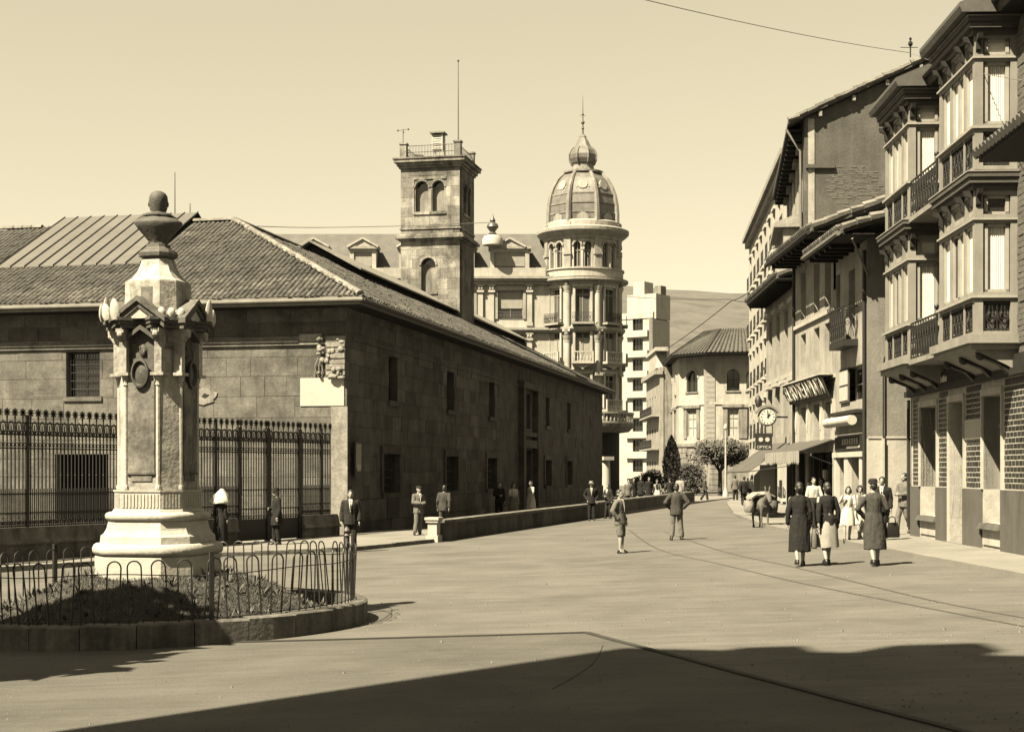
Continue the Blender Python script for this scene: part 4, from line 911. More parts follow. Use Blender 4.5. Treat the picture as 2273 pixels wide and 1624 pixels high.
ur = thing('roof_urn', 'white drum with dark urn finial beside the turret roof', 'urn', (at(1093, 552, 123.4).x, 123.4, 20.72))
MB().lathe([(.85, 0), (.85, .5), (.7, .75), (.3, .85)], 20).obj('drum', 'limewash', ur, True); MB().lathe([(.3, .85), (.35, .95), (.2, 1.1), (.5, 1.5), (.42, 1.75), (.2, 1.9), (.25, 2.05), (.1, 2.3), (.02, 2.6)], 14).obj('urn', 'bronze', ur, True)
# ------------------------------------------------------------------ white apartment block, far centre
mw = thing('white_apartment_block', 'tall plain white apartment block beyond the domed building', 'building', (at(1448, 1045, 200).x, 200, 0))
e1, e2, e3 = at(1372, 0, 203), at(1448, 0, 200), at(1480, 0, 207)
pA = Panel(mw, e1, e2); pB = Panel(mw, e2, e3); zt = 2 + (1045 - 640) / 16.5
opsA = [(pA.L * .42, pA.L * .72, 2 + (1045 - 725 - 45 * k) / 16.5 - .4, 2 + (1045 - 705 - 45 * k) / 16.5) for k in range(0, 8)]
pA.wall('white_wall', -.5, 22.6, opsA, .5); pB.wall('render_grey', -.5, 22.6, [(2.2, 4.2, 20, 21.2)], .5)  # right face grey: its shade is put into the wall colour
for h in opsA: pA.win(*h, y=.3, nx=3, nz=1, fm='joinery_dark'); pA.box('balcony', 'white_wall', h[0] - .9, h[1] + .9, -.45, 0, h[2] - .9, h[2] - .02)
pB.win(2.2, 4.2, 20, 21.2, nx=2, nz=1)
pA.box('wall_core', 'white_wall', .1, pA.L - .1, .5, 5, -.5, 22.5); pA.box('penthouse', 'stucco_white', .8, pA.L - .02, 1.0, 5, 22.6, 26.0); pA.box('parapet', 'stucco_white', -.1, pA.L + .1, -.1, .3, 22.602, 23.4)
pA.box('stair_tower', 'white_wall', 1.5, 3.2, 1.5, 4, 26.0, 27.8); pA.box('stair_tower', 'render_grey', 4.2, 5.2, 2.5, 4, 26.0, 27.2)
# narrow ornate house left of the hipped-roof house
og = thing('ornate_narrow_house', 'narrow ornate house with iron balconies between white block and hipped roof house', 'house', (at(1440, 1045, 168).x, 168, 0))
pO = Panel(og, at(1434, 0, 176), at(1464, 0, 160)); oo = [(a, a + 1.1, c, c + 2.1) for a in (1.2, 4.2, 7.2, 10.2) for c in (1, 4.6, 8.2)]
pO.wall('cream', -.5, 13.2, oo); pO.box('wall_core', 'cream_grey', .1, pO.L - .1, .4, 6, -.4, 13.2)
pO.box('cornice', 'cream', -.2, pO.L + .2, -.6, .3, 12.4, 12.9); pO.put(MB().prism([(pO.L * .3, 13.2), (pO.L * .9, 13.2), (pO.L * .85, 15), (pO.L * .35, 15)], 'y', -.2, 1).box(pO.L * .25, pO.L * .95, -.4, 1, 15, 15.4), 'attic', 'cream_light')
for h in oo: pO.win(*h, nx=2, nz=2, fm='joinery')
for z in (4.4, 8.0): pO.box('balcony', 'cream', .8, pO.L - .6, -.9, 0, z - .1, z + .08); g = scrollwork(pO.L - 1.4, .9, .025); g.xf(Matrix.Translation((.8, -.85, z + .08))); pO.put(g, 'balcony_railing', 'iron')
# ------------------------------------------------------------------ hipped-roof house at the end of the street
hb = thing('hipped_roof_house', 'pale three storey house with hipped tile roof and arched top windows', 'house', (at(1575, 1045, 148).x, 148, 0))
q1, q2, q3, q4 = at(1700, 0, 146.6), at(1574, 0, 147.5), at(1506, 0, 151), at(1462, 0, 182)
zb = 22.3
def hz(y): return 2 + (1045 - y) / zb
P3_ = Panel(hb, q4, q3); P2_ = Panel(hb, q3, q2); P1_ = Panel(hb, q2, q1)
for P, wins in ((P1_, [((1612 - 1574) / 22.37, (1640 - 1574) / 22.37), ((1655 - 1574) / 22.37, (1683 - 1574) / 22.37)]), (P2_, [(P2_.L * .26, P2_.L * .62)]), (P3_, [(P3_.L * f, P3_.L * f + 1.5) for f in (.12, .3, .48, .66, .84)])):
    ops = []
    for i, (a, b) in enumerate(wins): ops += [(a, b, hz(868), hz(820)), (a + .1, b - .1, hz(968), hz(908))]
    ops += [((P.L * .3), P.L * .3 + 1.8, -.3, 3.2)]
    P.wall('cream_light', 4.6, 13.5, ops); P.wall('cream_grey', -.6, 4.6, ops)
    for i, (a, b) in enumerate(wins):
        mb = MB(); arch_head(mb, a, b, hz(820) - (b - a) / 2, 0, .3); P.put(mb, 'arch_head', 'cream_light')
        P.win(a, b, hz(868), hz(820), nx=2, nz=2, fm='joinery_dark', sill='cream_grey'); P.win(a + .1, b - .1, hz(968), hz(908), nx=2, nz=3, fm='joinery_pale', pane='panel_pale', y=.15)
        P.put(MB().box(a - .35, a + .08, -.1, 0, hz(968) - .2, hz(905)).box(b - .08, b + .35, -.1, 0, hz(968) - .2, hz(905)).box(a - .45, b + .45, -.22, 0, hz(905) + .02, hz(898)), 'window_surround', 'cream_grey')
        ar = MB(); uc, r = (a + b) / 2, (b - a) / 2
        for k in range(8):
            t0, t1 = math.pi * k / 8, math.pi * (k + .96) / 8; zc = hz(820) - r
            ar.prism([(uc + (r + e_) * math.cos(t), zc + (r + e_) * math.sin(t)) for e_, t in ((.02, t0), (.2, t0), (.2, t1), (.02, t1))], 'y', -.07, .02)
        P.put(ar, 'arch_moulding', 'cream_light')
    P.box('string_course', 'cream_grey', -.05, P.L + .05, -.15, 0, 4.45, 4.75); P.box('string_course', 'cream_light', -.05, P.L + .05, -.1, 0, 8.6, 8.85)
    P.box('door', 'timber_dark', P.L * .3, P.L * .3 + 1.8, .25, .32, -.3, 3.2)
    for k in range(9): P.box('rusticated_course', 'cream_grey', 0.0, P.L * .28 if P is not P1_ else 1.2, -.06, 0, -.4 + k * .53, .08 + k * .53)
for k in range(16): P1_.box('quoin', 'blind', -.55, .55, -.09, 0, 4.8 + k * .5, 5.26 + k * .5)
def ring(off, z):
    pts = [q4, q3, q2, q1, Vector((q1.x, 184, 0)), Vector((q4.x + 4, 188, 0))]; c = Vector((at(1640, 0, 164).x, 164, 0))
    return [(p.x + (p.x - c.x) / (p - c).length * off - hb.location.x, p.y + (p.y - c.y) / (p - c).length * off - hb.location.y, z) for p in [Vector((t.x, t.y, 0)) for t in pts]]
MB().loft([ring(0, -.4), ring(-.6, 13.2)]).obj('wall_core', 'cream_grey', hb)
MB().loft([ring(1.7, 13.45), ring(1.75, 13.65)]).obj('eave', 'timber_dark', hb)
MB().loft([ring(1.8, 13.655), ring(-6.2, 16.6), ring(-6.3, 16.6)]).obj('roof', 'tile_far', hb)
mb = MB(); lo, hi = [Vector(p) for p in ring(1.8, 13.7)], [Vector(p) for p in ring(-6.2, 16.65)]
for i in range(3):
    n = max(6, int((lo[i + 1] - lo[i]).length / .42))
    for k in range(n + 1): mb.tube([lo[i].lerp(lo[i + 1], k / n), hi[i].lerp(hi[i + 1], k / n)], .09, 4)
mb.obj('roof_tile_rows', 'tile', hb, kind='stuff')
# ------------------------------------------------------------------ distant hill
mb = MB(); xs = list(range(-1400, 2600, 60)); ys = [500, 700, 900, 1100, 1300, 1500, 1700]; prof = [0, .18, .42, .66, .86, 1.0, 1.0]
hr = random.Random(5); nz_ = [[hr.uniform(-4, 4) for _ in xs] for _ in ys]
mb.add([(x, y, -3 + prof[j] * (186 - .03 * (x - 120) + 5 * math.sin(x / 130.) + 3 * math.sin(x / 47.)) + (nz_[j][i] if 0 < j < 5 else nz_[j][i] * .3)) for j, y in enumerate(ys) for i, x in enumerate(xs)],
       [(j * len(xs) + i, j * len(xs) + i + 1, (j + 1) * len(xs) + i + 1, (j + 1) * len(xs) + i) for j in range(len(ys) - 1) for i in range(len(xs) - 1)])
struct(mb.obj('hill', 'hill', smooth=True))
# ------------------------------------------------------------------ right side: house with glazed bays
GB = .29
r1 = thing('bay_window_house', 'house with two stacked grey timber bay windows above a glazed brick shop front', 'house', (10.72, 40, 0), math.atan2(-1, -.035))
p = Panel(r1, (10.72, 40), (10.72 - .035 * 13, 27))
GO = [(1.14, 2.9, .85, 3.65), (4.05, 5.4, .3, 3.65), (6.95, 8.4, .85, 3.65), (10.6, 12, .85, 3.65)]
p.wall('joint_pale', -.3, 4.2, GO, .55); p.wall('brick_wall', 4.2, 11.3, [(4.4, 5.6, 4.7, 7.3), (4.4, 5.6, 8.3, 10.6)], .4)
p.box('wall_core', 'render_grey', .1, 12.9, .56, 9, -.3, 11.2)
masonry(r1, 9.5, 12.9, 4.6, 11.2, .12, .28, [], 'brick_wall', 'x', -1, 0, limit=0, name='brick', gap=.012, offs=.5)
piers = [(.3, 1.0), (3.02, 3.92), (5.52, 6.85), (8.52, 10.45)]
out_ops = [(-1, .3, 0, 9), (1.0, 3.02, 0, 9), (3.92, 5.52, 0, 9), (6.85, 8.52, 0, 9), (5.52, 6.85, 2.72, 3.18)]
masonry(r1, .3, 10.45, 1.62, 3.95, .122, .25, out_ops, 'glazed_brick', 'x', -1, 0, limit=298, name='brick', gap=.026, offs=.5, proud=(.003, .007))
p.box('wall_plaque', 'limewash', 5.53, 6.84, -.04, 0, 2.73, 3.17)
for a, b in ((.22, 1.08), (2.94, 3.98), (5.44, 6.9), (8.45, 10.5)):
    p.box('dado_slab', 'dado', a, b, -.07, 0, .1, 1.6)
for (a, b, c, d) in GO:
    door = c < .5
    # pale moulded jambs and lintel round each opening
    p.put(MB().box(a - .07, a, -.05, .5, max(c, .3) if door else 1.6, d).box(b, b + .07, -.05, .5, max(c, .3) if door else 1.6, d).box(a - .07, b + .07, -.06, .5, d + .002, d + .16), 'surround', 'panel_pale')
    if door:
        o = p.put(MB().box(a, b, .42, .47, .3, 3.0).box(a, b, .4, .5, 3.0, 3.1).box(a + .1, (a + b) / 2 - .05, .40, .42, .5, 1.4).box((a + b) / 2 + .05, b - .1, .4, .42, .5, 1.4), 'door', 'joinery_dark')
        MB().box(a, b, .44, .46, 3.11, 3.64).obj('fanlight', 'glass', o); MB().ell(((a + b) / 2 + .08, .38, 1.3), .03, 6, 5).obj('handle', 'iron_light', o)
        p.box('doorstep', 'paving', a - .05, b + .05, -.1, .5, .2, .31)
    else:
        p.win(a, b, c, d, y=.36, nx=2, nz=1, fm='joinery'); p.put(MB().box(a, b, .33, .45, 2.95, 3.06), 'transom', 'joinery')
        p.put(MB().prism([(-.14, c - .12), (.1, c - .12), (.1, c), (-.08, c)], 'x', a - .05, b + .05), 'sill', 'dado')
        p.box('sill_panel', 'panel_pale', a + .03, b - .03, -.03, .0, .38, c - .13)
        for k in range(6 if a > 6 else 0): p.box('shop_card', 'curtain' if k % 2 else 'blind', a + .5, a + .8 + .1 * (k % 3), .34, .355, 1.0 + k * .3, 1.2 + k * .3)
p.put(MB().box(-.1, 13, -.16, 0, 3.97, 4.12).box(-.1, 13, -.1, 0, 4.122, 4.4), 'shop_fascia', 'joinery_dark')
for k in range(11): p.box('fascia_letter', 'curtain', 3.0 + k * .11, 3.07 + k * .11, -.112, -.1, 4.16, 4.16 + .1 + .03 * (k * 7 % 3))
p.put(MB().tube([(.1, -.08, .5), (.1, -.08, 3.9)], .045, 8), 'downpipe', 'joinery_dark', smooth=True)
D = .87
def bay(u0, u1):
    shelf = MB()
    shelf.box(u0 - .18, u1 + .18, -D - .18, 0, 4.62, 4.8).box(u0 - .1, u1 + .1, -D - .1, 0, 4.5, 4.619).prism([(-D - .02, 4.499), (0, 4.499), (0, 4.05), (-.25, 4.2)], 'x', u0, u1)
    p.put(shelf, 'bay_shelf', 'joinery')
    for u in (u0 + .15, (u0 + u1) / 2, u1 - .15): p.put(MB().prism([(-D + .05, 4.49), (-D + .12, 4.35), (-.35, 4.2), (-.1, 3.95), (-.1, 4.49)], 'x', u - .1, u + .1).ell((u, -D + .15, 4.38), (.12, .1, .1), 8, 5), 'corbel', 'joinery_dark')  # darker joinery puts the underside shade into the corbels
    for (z0, zp, zw0, zw1, zt0, zt1, zc) in ((4.8, 5.5, 5.68, 7.1, 7.28, 7.68, 7.78), (8.2, 8.98, 9.14, 10.42, 10.56, 10.9, 10.96)):
        f = MB(); cw = .17
        for (x0, x1, y0, y1) in ((u0, u0 + cw, -D, -D + cw), (u1 - cw, u1, -D, -D + cw), (u0, u0 + cw, -.1, 0), (u1 - cw, u1, -.14, 0)): f.box(x0, x1, y0, y1, z0, zc)
        n3 = [u0 + cw, u0 + (u1 - u0) * .32, u0 + (u1 - u0) * .70, u1 - cw]
        for u in n3[1:3]: f.box(u - .05, u + .05, -D + .01, -D + .12, z0, zc)
        for (a, b) in ((z0, z0 + .08), (zp, zw0), (zw1, zt0), (zt1, zc)):
            f.box(u0 + .006, u1 - .006, -D + .006, -D + .14, a, b).box(u1 - .14, u1 - .006, -D + .006, -.006, a, b).box(u0 + .006, u0 + .14, -D + .006, -.006, a, b)
        p.put(f, 'bay_frame', 'joinery')
        p.put(MB().box(u0 - .04, u1 + .04, -D - .05, 0, zw1 + .06, zw1 + .1), 'bay_moulding', 'joinery_pale'); p.put(MB().box(u0 - .05, u1 + .05, -D - .07, 0, zp + .06, zp + .11), 'bay_moulding', 'joinery_pale')
        for i, (a, b) in enumerate(zip(n3, n3[1:])):
            a, b = a + .05, b - .05; parts = [(a, b)] if i != 1 else [(a, (a + b) / 2 - .02), ((a + b) / 2 + .02, b)]
            for (a_, b_) in parts:
                sa = p.put(MB().box(a_, a_ + .06, -D + .05, -D + .1, zw0, zw1).box(b_ - .06, b_, -D + .05, -D + .1, zw0, zw1).box(a_, b_, -D + .05, -D + .1, zw1 - .06, zw1).box(a_, b_, -D + .05, -D + .1, zw0, zw0 + .06), 'sash', 'joinery_pale')
                dark = (i == 1 and z0 < 6 and a_ == a)
                MB().box(a_ + .02, b_ - .02, -D + .105, -D + .12, zw0 + .02, zw1 - .02).obj('pane', 'glass' if dark else 'curtain', sa)
            tr = p.put(MB().box(a, b, -D + .06, -D + .1, zt0, zt0 + .04).box(a, b, -D + .06, -D + .1, zt1 - .04, zt1), 'transom_light', 'joinery_pale')
            MB().box(a, b, -D + .105, -D + .12, zt0, zt1).obj('pane', 'blind', tr)
            ip = p.put(MB().box(a, b, -D + .1, -D + .13, z0 + .08, zp), 'bay_panel', 'shutter'); g = scrollwork(b - a, zp - z0 - .16, .014); g.xf(Matrix.Translation((a, -D + .04, z0 + .12))); g.obj('ironwork', 'iron', ip)
        # end facing down the street
        ya, yb = -D + cw + .04, -.16
        sa = MB()
        for (a, b) in ((zw0, zw1), (zt0, zt1)): sa.box(u1 - .1, u1 - .05, ya, ya + .07, a, b).box(u1 - .1, u1 - .05, yb - .07, yb, a, b).box(u1 - .1, u1 - .05, ya, yb, b - .07, b).box(u1 - .1, u1 - .05, ya, yb, a, a + .06)
        sa = p.put(sa, 'sash', 'joinery_pale')
        nfold = 9                                        # gathered curtain behind the end pane
        cv = [[(u1 - .125 + .012 * math.sin(k * 2.4), ya + .03 + (yb - ya - .06) * k / (nfold * 3), z) for k in range(nfold * 3 + 1)] for z in (zw0 + .03, zw1 - .03)]
        MB().loft(cv, cap=False, closed=False).obj('curtain', 'curtain', sa)
        MB().box(u1 - .13, u1 - .11, ya, yb, zt0, zt1).obj('pane', 'glass' if (z0 < 6 and u0 > 5) else 'curtain', sa)
        MB().box(u1 - .16, u1 - .145, ya, yb, zw0, zw1).obj('pane', 'blind', sa)
        MB().box(u0 + .05, u0 + .08, ya, yb, zw0, zt1).obj('pane', 'curtain', sa)
        ip = p.put(MB().box(u1 - .12, u1 - .09, ya, yb, z0 + .08, zp), 'bay_panel', 'shutter'); g = scrollwork(yb - ya, zp - z0 - .16, .014); g.xf(Matrix.Translation((u1 - .04, ya, z0 + .12)) @ Matrix.Rotation(math.pi / 2, 4, 'Z')); g.obj('ironwork', 'iron', ip)
        p.put(MB().box(u0 + .06, u0 + .09, ya, yb, z0 + .08, zp), 'bay_panel', 'shutter')
        # cornice with scrolled brackets
        c = MB(); o1 = .05; o2 = .14
        c.box(u0 - o1, u1 + o1, -D - o1, 0, zc, zc + .12).box(u0 - o2, u1 + o2, -D - o2, 0, zc + .122, zc + .24).box(u0 - o2 - .04, u1 + o2 + .04, -D - o2 - .04, 0, zc + .242, zc + .34)
        p.put(c, 'bay_cornice', 'shutter'); p.put(MB().box(u0 - o2 - .06, u1 + o2 + .06, -D - o2 - .06, 0, zc + .342, zc + .37), 'cornice_edge', 'joinery')
        for u in n3: p.put(MB().prism([(-D - .2, zc), (-D + .02, zc), (-D + .02, zc - .38), (-D - .05, zc - .3), (-D - .06, zc - .14), (-D - .17, zc - .1)], 'x', u - .05, u + .05), 'bracket', 'joinery_dark')
        p.put(MB().prism([(u1 + .2, zc), (u1 - .02, zc), (u1 - .02, zc - .38), (u1 + .05, zc - .3), (u1 + .06, zc - .14), (u1 + .17, zc - .1)], 'y', -D + .02, -D + .12), 'bracket', 'joinery_dark')
    p.put(MB().box(u0 + .2, u1 - .2, -D + .2, .1, 4.8, 11), 'bay_core', 'timber_dark')
bay(.9, 3.6); bay(6.55, 9.44)
for z in (4.7, 8.16):
    p.put(MB().box(3.8, 6.35, -D - .05, 0, z - .12, z), 'balcony', 'joinery'); g = scrollwork(2.5, .85, .014); g.xf(Matrix.Translation((3.8, -D, z + .02))); p.put(g, 'balcony_railing', 'iron')
    p.put(MB().tube([(6.3, -D, z), (6.3, -D, z + 1.0)], .03, 6).ell((6.3, -D, z + 1.03), .06, 6, 5), 'railing_post', 'iron')
    p.win(4.4, 5.6, z, z + 2.5, nx=2, nz=2, pane='curtain')
p.put(MB().prism([(-.45, 11.36), (-.5, 11.5), (-.5, 11.7), (5, 14), (5, 11.36)], 'x', -.35, 13.2), 'roof', 'tile_far')
for a_, b_ in ((.62, 3.88), (6.27, 9.72)): p.put(MB().prism([(-1.2, 11.36), (-1.25, 11.48), (-1.25, 11.56), (-.2, 12.0), (-.2, 11.36)], 'x', a_, b_), 'bay_roof', 'slate')
p.put(MB().box(-.3, 13.1, -.44, -.02, 11.33, 11.358), 'eave_soffit', 'timber_dark'); p.put(MB().tube([(-.4, -.56, 11.6), (13.2, -.56, 11.6)], .07, 8), 'gutter', 'shutter', smooth=True)
# nearer low house whose eave enters at the right edge
r0 = thing('near_low_house', 'nearest low house whose dark tiled eave juts in at the right edge', 'house', (10.25, 26.9, 0), math.atan2(-1, -.035))
p0_ = Panel(r0, (10.25, 26.8), (9.9, 17)); p0_.wall('render_house', -.3, 7.7, [(1.5, 2.7, .3, 3), (5, 6.2, 1, 3), (1.5, 2.7, 4.5, 6.5), (5, 6.2, 4.5, 6.5)])
for h in ((1.5, 2.7, .3, 3), (5, 6.2, 1, 3), (1.5, 2.7, 4.5, 6.5), (5, 6.2, 4.5, 6.5)): p0_.win(*h)
p0_.box('wall_core', 'render_house', .02, 9.7, .41, 7, -.3, 7.6)
p0_.put(MB().prism([(-1.75, 7.62), (-1.75, 7.72), (4, 9.6), (4, 7.62)], 'x', -.25, 10), 'roof', 'timber_dark')
for k in range(30): p0_.put(MB().tube([(-.2 + k * .22, -1.85, 7.76), (-.2 + k * .22, -.6, 8.17)], [.1, .08], 6), 'roof_tile', 'shutter')
# ------------------------------------------------------------------ house with balcony (blank flank towards the viewer)
r2 = thing('balcony_house', 'narrow house with small iron balcony and blank rendered flank wall', 'house', (9.8, 45, 0), -math.pi / 2)
p = Panel(r2, (9.8, 45), (9.8, 41)); fl = Panel(r2, (9.79, 40.98), (14.5, 40.98))
O2 = [(0.05, .6, 6.7, 7.9), (1.7, 2.5, 5.75, 7.8), (.7, 3.4, 4.0, 5.0), (.55, 1.6, .3, 2.4), (2.1, 3.5, .3, 2.4)]
p.wall('render_house', -.3, 8.4, O2); fl.wall('render_grey', 2.9, 8.45, [], .3); fl.wall('render_lime', -.3, 2.9, [], .3, name='limewashed_base')
fl.put(MB().prism([(-.0, 8.45), (4.7, 8.45), (4.7, 9.9)], 'y', 0, .3), 'gable', 'render_grey')
p.box('wall_core', 'render_grey', .05, 3.6, .4, 4.5, -.3, 8.4)
p.win(*O2[0], nx=1, nz=2, fm='shutter'); p.win(*O2[1], nx=2, nz=2, fm='joinery_dark'); p.win(*O2[2], nx=3, nz=2, fm='joinery_pale')
p.put(MB().box(.75, 1.9, -.06, -.02, 4.0, 5.0), 'shutter', 'shutter'); p.put(MB().box(.8, 1.85, -.075, -.062, 4.06, 4.46).box(.8, 1.85, -.075, -.062, 4.52, 4.94), 'shutter_glazing', 'panel_pale')
for h in O2[3:]: p.box('door', 'joinery_dark', h[0], h[1], .3, .35, h[2], h[3])
p.put(MB().box(.3, .55, -.12, 0, .2, 2.5).box(1.62, 2.08, -.12, 0, .2, 2.5).box(3.5, 3.8, -.12, 0, .2, 2.5).box(.2, 3.9, -.16, 0, 2.402, 2.55), 'doorway_pilaster', 'limewash')
p.put(MB().box(1.0, 2.9, -.42, 0, 5.55, 5.7), 'balcony', 'joinery_dark')
g = scrollwork(1.9, .95, .012); g.xf(Matrix.Translation((1.0, -.4, 5.72))); p.put(g, 'balcony_railing', 'iron'); p.put(MB().box(1.02, 2.88, -.37, -.35, 5.72, 6.55), 'balcony_board', 'shutter')
g = scrollwork(.4, .95, .012); g.xf(Matrix.Translation((2.88, -.4, 5.72)) @ Matrix.Rotation(math.pi / 2, 4, 'Z')); p.put(g, 'balcony_railing', 'iron')
p.put(MB().box(.3, 3.9, -.1, 0, 2.6, 3.0), 'sign_board', 'sign_black'); p.put(MB().box(1.9, 3.5, -.108, -.1, 2.66, 2.72), 'sign_lettering', 'sign_letter')
for k in range(7): p.box('sign_lettering', 'blind', 1.3 + k * .3, 1.48 + k * .3, -.107, -.1, 2.76, 2.93)
p.put(MB().box(.2, 3.9, -.3, 0, 3.62, 3.72), 'blind_box', 'joinery_dark'); p.put(MB().tube([(.4, -.36, 3.42), (3.7, -.36, 3.42)], .14, 10), 'rolled_blind', 'limewash', smooth=True)
p.put(MB().tube([(3.94, -.08, 8.1), (3.94, -.08, .3)], .05, 8), 'downpipe', 'joinery_dark', smooth=True)
fl.put(MB().box(.02, 4, -.025, 0, 2.9, 2.96), 'render_edge', 'render_lime')
fl.put(MB().tube([(-.6, -.8, 8.28), (.0, -.06, 7.4)], .035, 6), 'eave_pipe', 'cable_pale')
def pitched(P, L, ez, sl, ov, near, depth=5, m='tile_far', rag=True, nm=''):
    P.put(MB().prism([(-ov, ez), (-ov, ez + .14), (depth, ez + .14 + sl * (depth + ov)), (depth, ez + sl * (depth + ov))], 'x', -.1, L + near), 'roof', m)
    P.put(MB().box(0, L + near, -ov + .03, 0, ez - .03, ez - .002), 'eave_soffit', 'timber_dark')
    for k in range(int((L + near) / .24)):
        P.put(MB().tube([(k * .24, -ov - .1, ez + .17), (k * .24, -ov + .5, ez + .17 + .6 * sl)], [.09, .075], 6), 'roof_tile', 'tile')
    for k in range(int((depth + ov) / .38)):                 # verge tiles on the edge facing the viewer
        y = -ov + k * .38; z = ez + .16 + sl * (y + ov); r_ = .1 + rnd.uniform(0, .03)
        P.put(MB().tube([(L + near + rnd.uniform(-.06, .06), y, z + rnd.uniform(0, .04)), (L + near + rnd.uniform(-.06, .06), y + .46, z + .4 * sl + rnd.uniform(0, .05))], [r_, r_ * .8], 6), 'verge_tile', 'ridge_tile')
    for k in range(int(L / .7)): P.put(MB().box(.2 + k * .7, .3 + k * .7, -ov + .06, 0, ez - .15, ez - .032), 'rafter_end', 'timber_dark')
pitched(p, 4, 8.42, .3, .9, .85); p.put(MB().tube([(0, -1.0, 8.42), (4.85, -1.0, 8.42)], .07, 8), 'gutter', 'cable_pale', smooth=True)
# ------------------------------------------------------------------ draper's house with long sign
r3 = thing('sign_house', 'cream house with slanted dark shop sign and canvas awning', 'house', (9.8, 51.5, 0), -math.pi / 2)
p = Panel(r3, (9.8, 51.5), (9.8, 45.02)); f2 = Panel(r3, (9.8, 45.02), (14, 45.02)); f2.wall('render_grey', 7.5, 9.2, [], .3, name='flank_wall')
wu = [(1.0, 1.9), (3.2, 4.1), (4.9, 5.8)]; O3 = [(a, b, c, d) for a, b in wu for c, d in ((7.1, 8.7), (4.95, 6.6), (3.05, 4.15))] + [(.4, 6.0, .3, 2.6)]
p.wall('render_house', -.3, 9.15, O3); p.box('wall_core', 'render_grey', .05, 6.3, 1.4, 5, -.3, 9.1)
for h in O3[:-1]: p.win(*h, nx=2, nz=3, fm='joinery' if h[2] > 4 else 'joinery_dark', pane='glass')
for a, b in wu: p.put(MB().box(a - .1, b + .1, -.06, 0, 8.72, 8.85), 'window_hood', 'render_house')
p.box('string_course', 'render_lime', 0, 6.48, -.08, 0, 6.85, 6.97); p.box('string_course', 'render_lime', 0, 6.48, -.07, 0, 4.84, 4.92)
for x in (.4, 2.3, 4.45, 6.1): p.put(MB().box(x, x + .34, -.07, 0, 2.95, 4.2).ell((x + .17, -.08, 3.6), (.07, .04, .35), 8, 5), 'pilaster', 'panel_pale', smooth=False)
so_ = p.put(MB().prism([(-.42, 4.92), (-.46, 4.92), (-.2, 4.28), (-.16, 4.28)], 'x', .1, 6.4), 'sign_board', 'sign_black')
p.put(MB().prism([(-.5, 4.92), (-.5, 4.97), (0, 4.97), (0, 4.92)], 'x', .05, 6.45), 'sign_hood', 'panel_pale')
ti = text_mesh('sign_lettering', 'EL RIO DE LA PLATA', .82, 'sign_letter', .012)
ti_w = max(v.co.x for v in ti.vertices) - min(v.co.x for v in ti.vertices)
o = bpy.data.objects.new('sign_lettering', ti); COL.objects.link(o); o.parent = r3
o.matrix_local = p.mx @ Matrix.Translation((3.25, -.345, 4.594)) @ Matrix.Rotation(R(90 + 22.1), 4, 'X') @ Matrix.Scale(6.0 / ti_w, 4, (1, 0, 0)) @ Matrix.Scale(.95, 4, (0, 1, 0))
p.box('shop_recess', 'timber_dark', .4, 6.0, .9, 1.0, .3, 2.6)
for x in (.42, 1.6, 2.9, 4.1, 5.3, 5.86): p.box('shop_mullion', 'joinery_dark' if x != 1.6 else 'panel_pale', x, x + .1, .05, .2, .3, 2.6)
for a, b in ((1.75, 2.85), (4.25, 5.25)): w_ = p.box('display_window', 'glass', a, b, .12, .14, .7, 2.5); 
for k in range(9): p.box('display_goods', ('curtain', 'blind', 'shutter')[k % 3], 1.8 + (k % 3) * .33 + (2.5 if k > 4 else 0), 1.95 + (k % 3) * .33 + (2.5 if k > 4 else 0), .06, .1, .9 + (k // 3) * .4, 1.2 + (k // 3) * .42)
aw = thing('shop_awning', 'canvas awning with scalloped valance under the long sign', 'awning', (9.8, 51.5, 0), -math.pi / 2)
pa_ = Panel(aw, (9.8, 51.5), (9.8, 45)); pa_.put(MB().add([(.2, 0, 3.0), (6.3, 0, 3.0), (6.1, -1.05, 2.62), (.2, -1.05, 2.62)] + [(.2, 0, 2.97), (6.3, 0, 2.97), (6.1, -1.05, 2.59), (.2, -1.05, 2.59)], [(0, 1, 2, 3), (7, 6, 5, 4), (0, 4, 5, 1), (1, 5, 6, 2), (2, 6, 7, 3), (3, 7, 4, 0)]), 'canvas', 'awning')
v = MB()
for k in range(24):
    a = .2 + 5.9 * k / 24; b = .2 + 5.9 * (k + 1) / 24; y = -1.06 + .02 * math.sin(k * .9); v.prism([(a, 2.62), (b, 2.62), (b, 2.28 + .02 * math.sin(k)), ((a + b) / 2, 2.2 + .02 * math.sin(k)), (a, 2.28 + .02 * math.sin(k))], 'y', y - .01, y)
pa_.put(v, 'valance', 'awning_pale'); pa_.put(MB().tube([(.25, -1.04, 2.6), (.25, 0, 2.2)], .015, 4).tube([(6.05, -1.04, 2.6), (6.05, 0, 2.2)], .015, 4), 'arm', 'iron')
pitched(p, 6.48, 9.12, .36, .9, .9, 4.5); p.put(MB().tube([(.05, -.06, 9.0), (.05, -.06, .3)], .05, 8), 'downpipe', 'joinery_dark', smooth=True)
p.put(MB().tube([(-.1, -1.0, 9.1), (7.3, -1.0, 9.1)], .07, 8), 'gutter', 'joinery_dark', smooth=True)
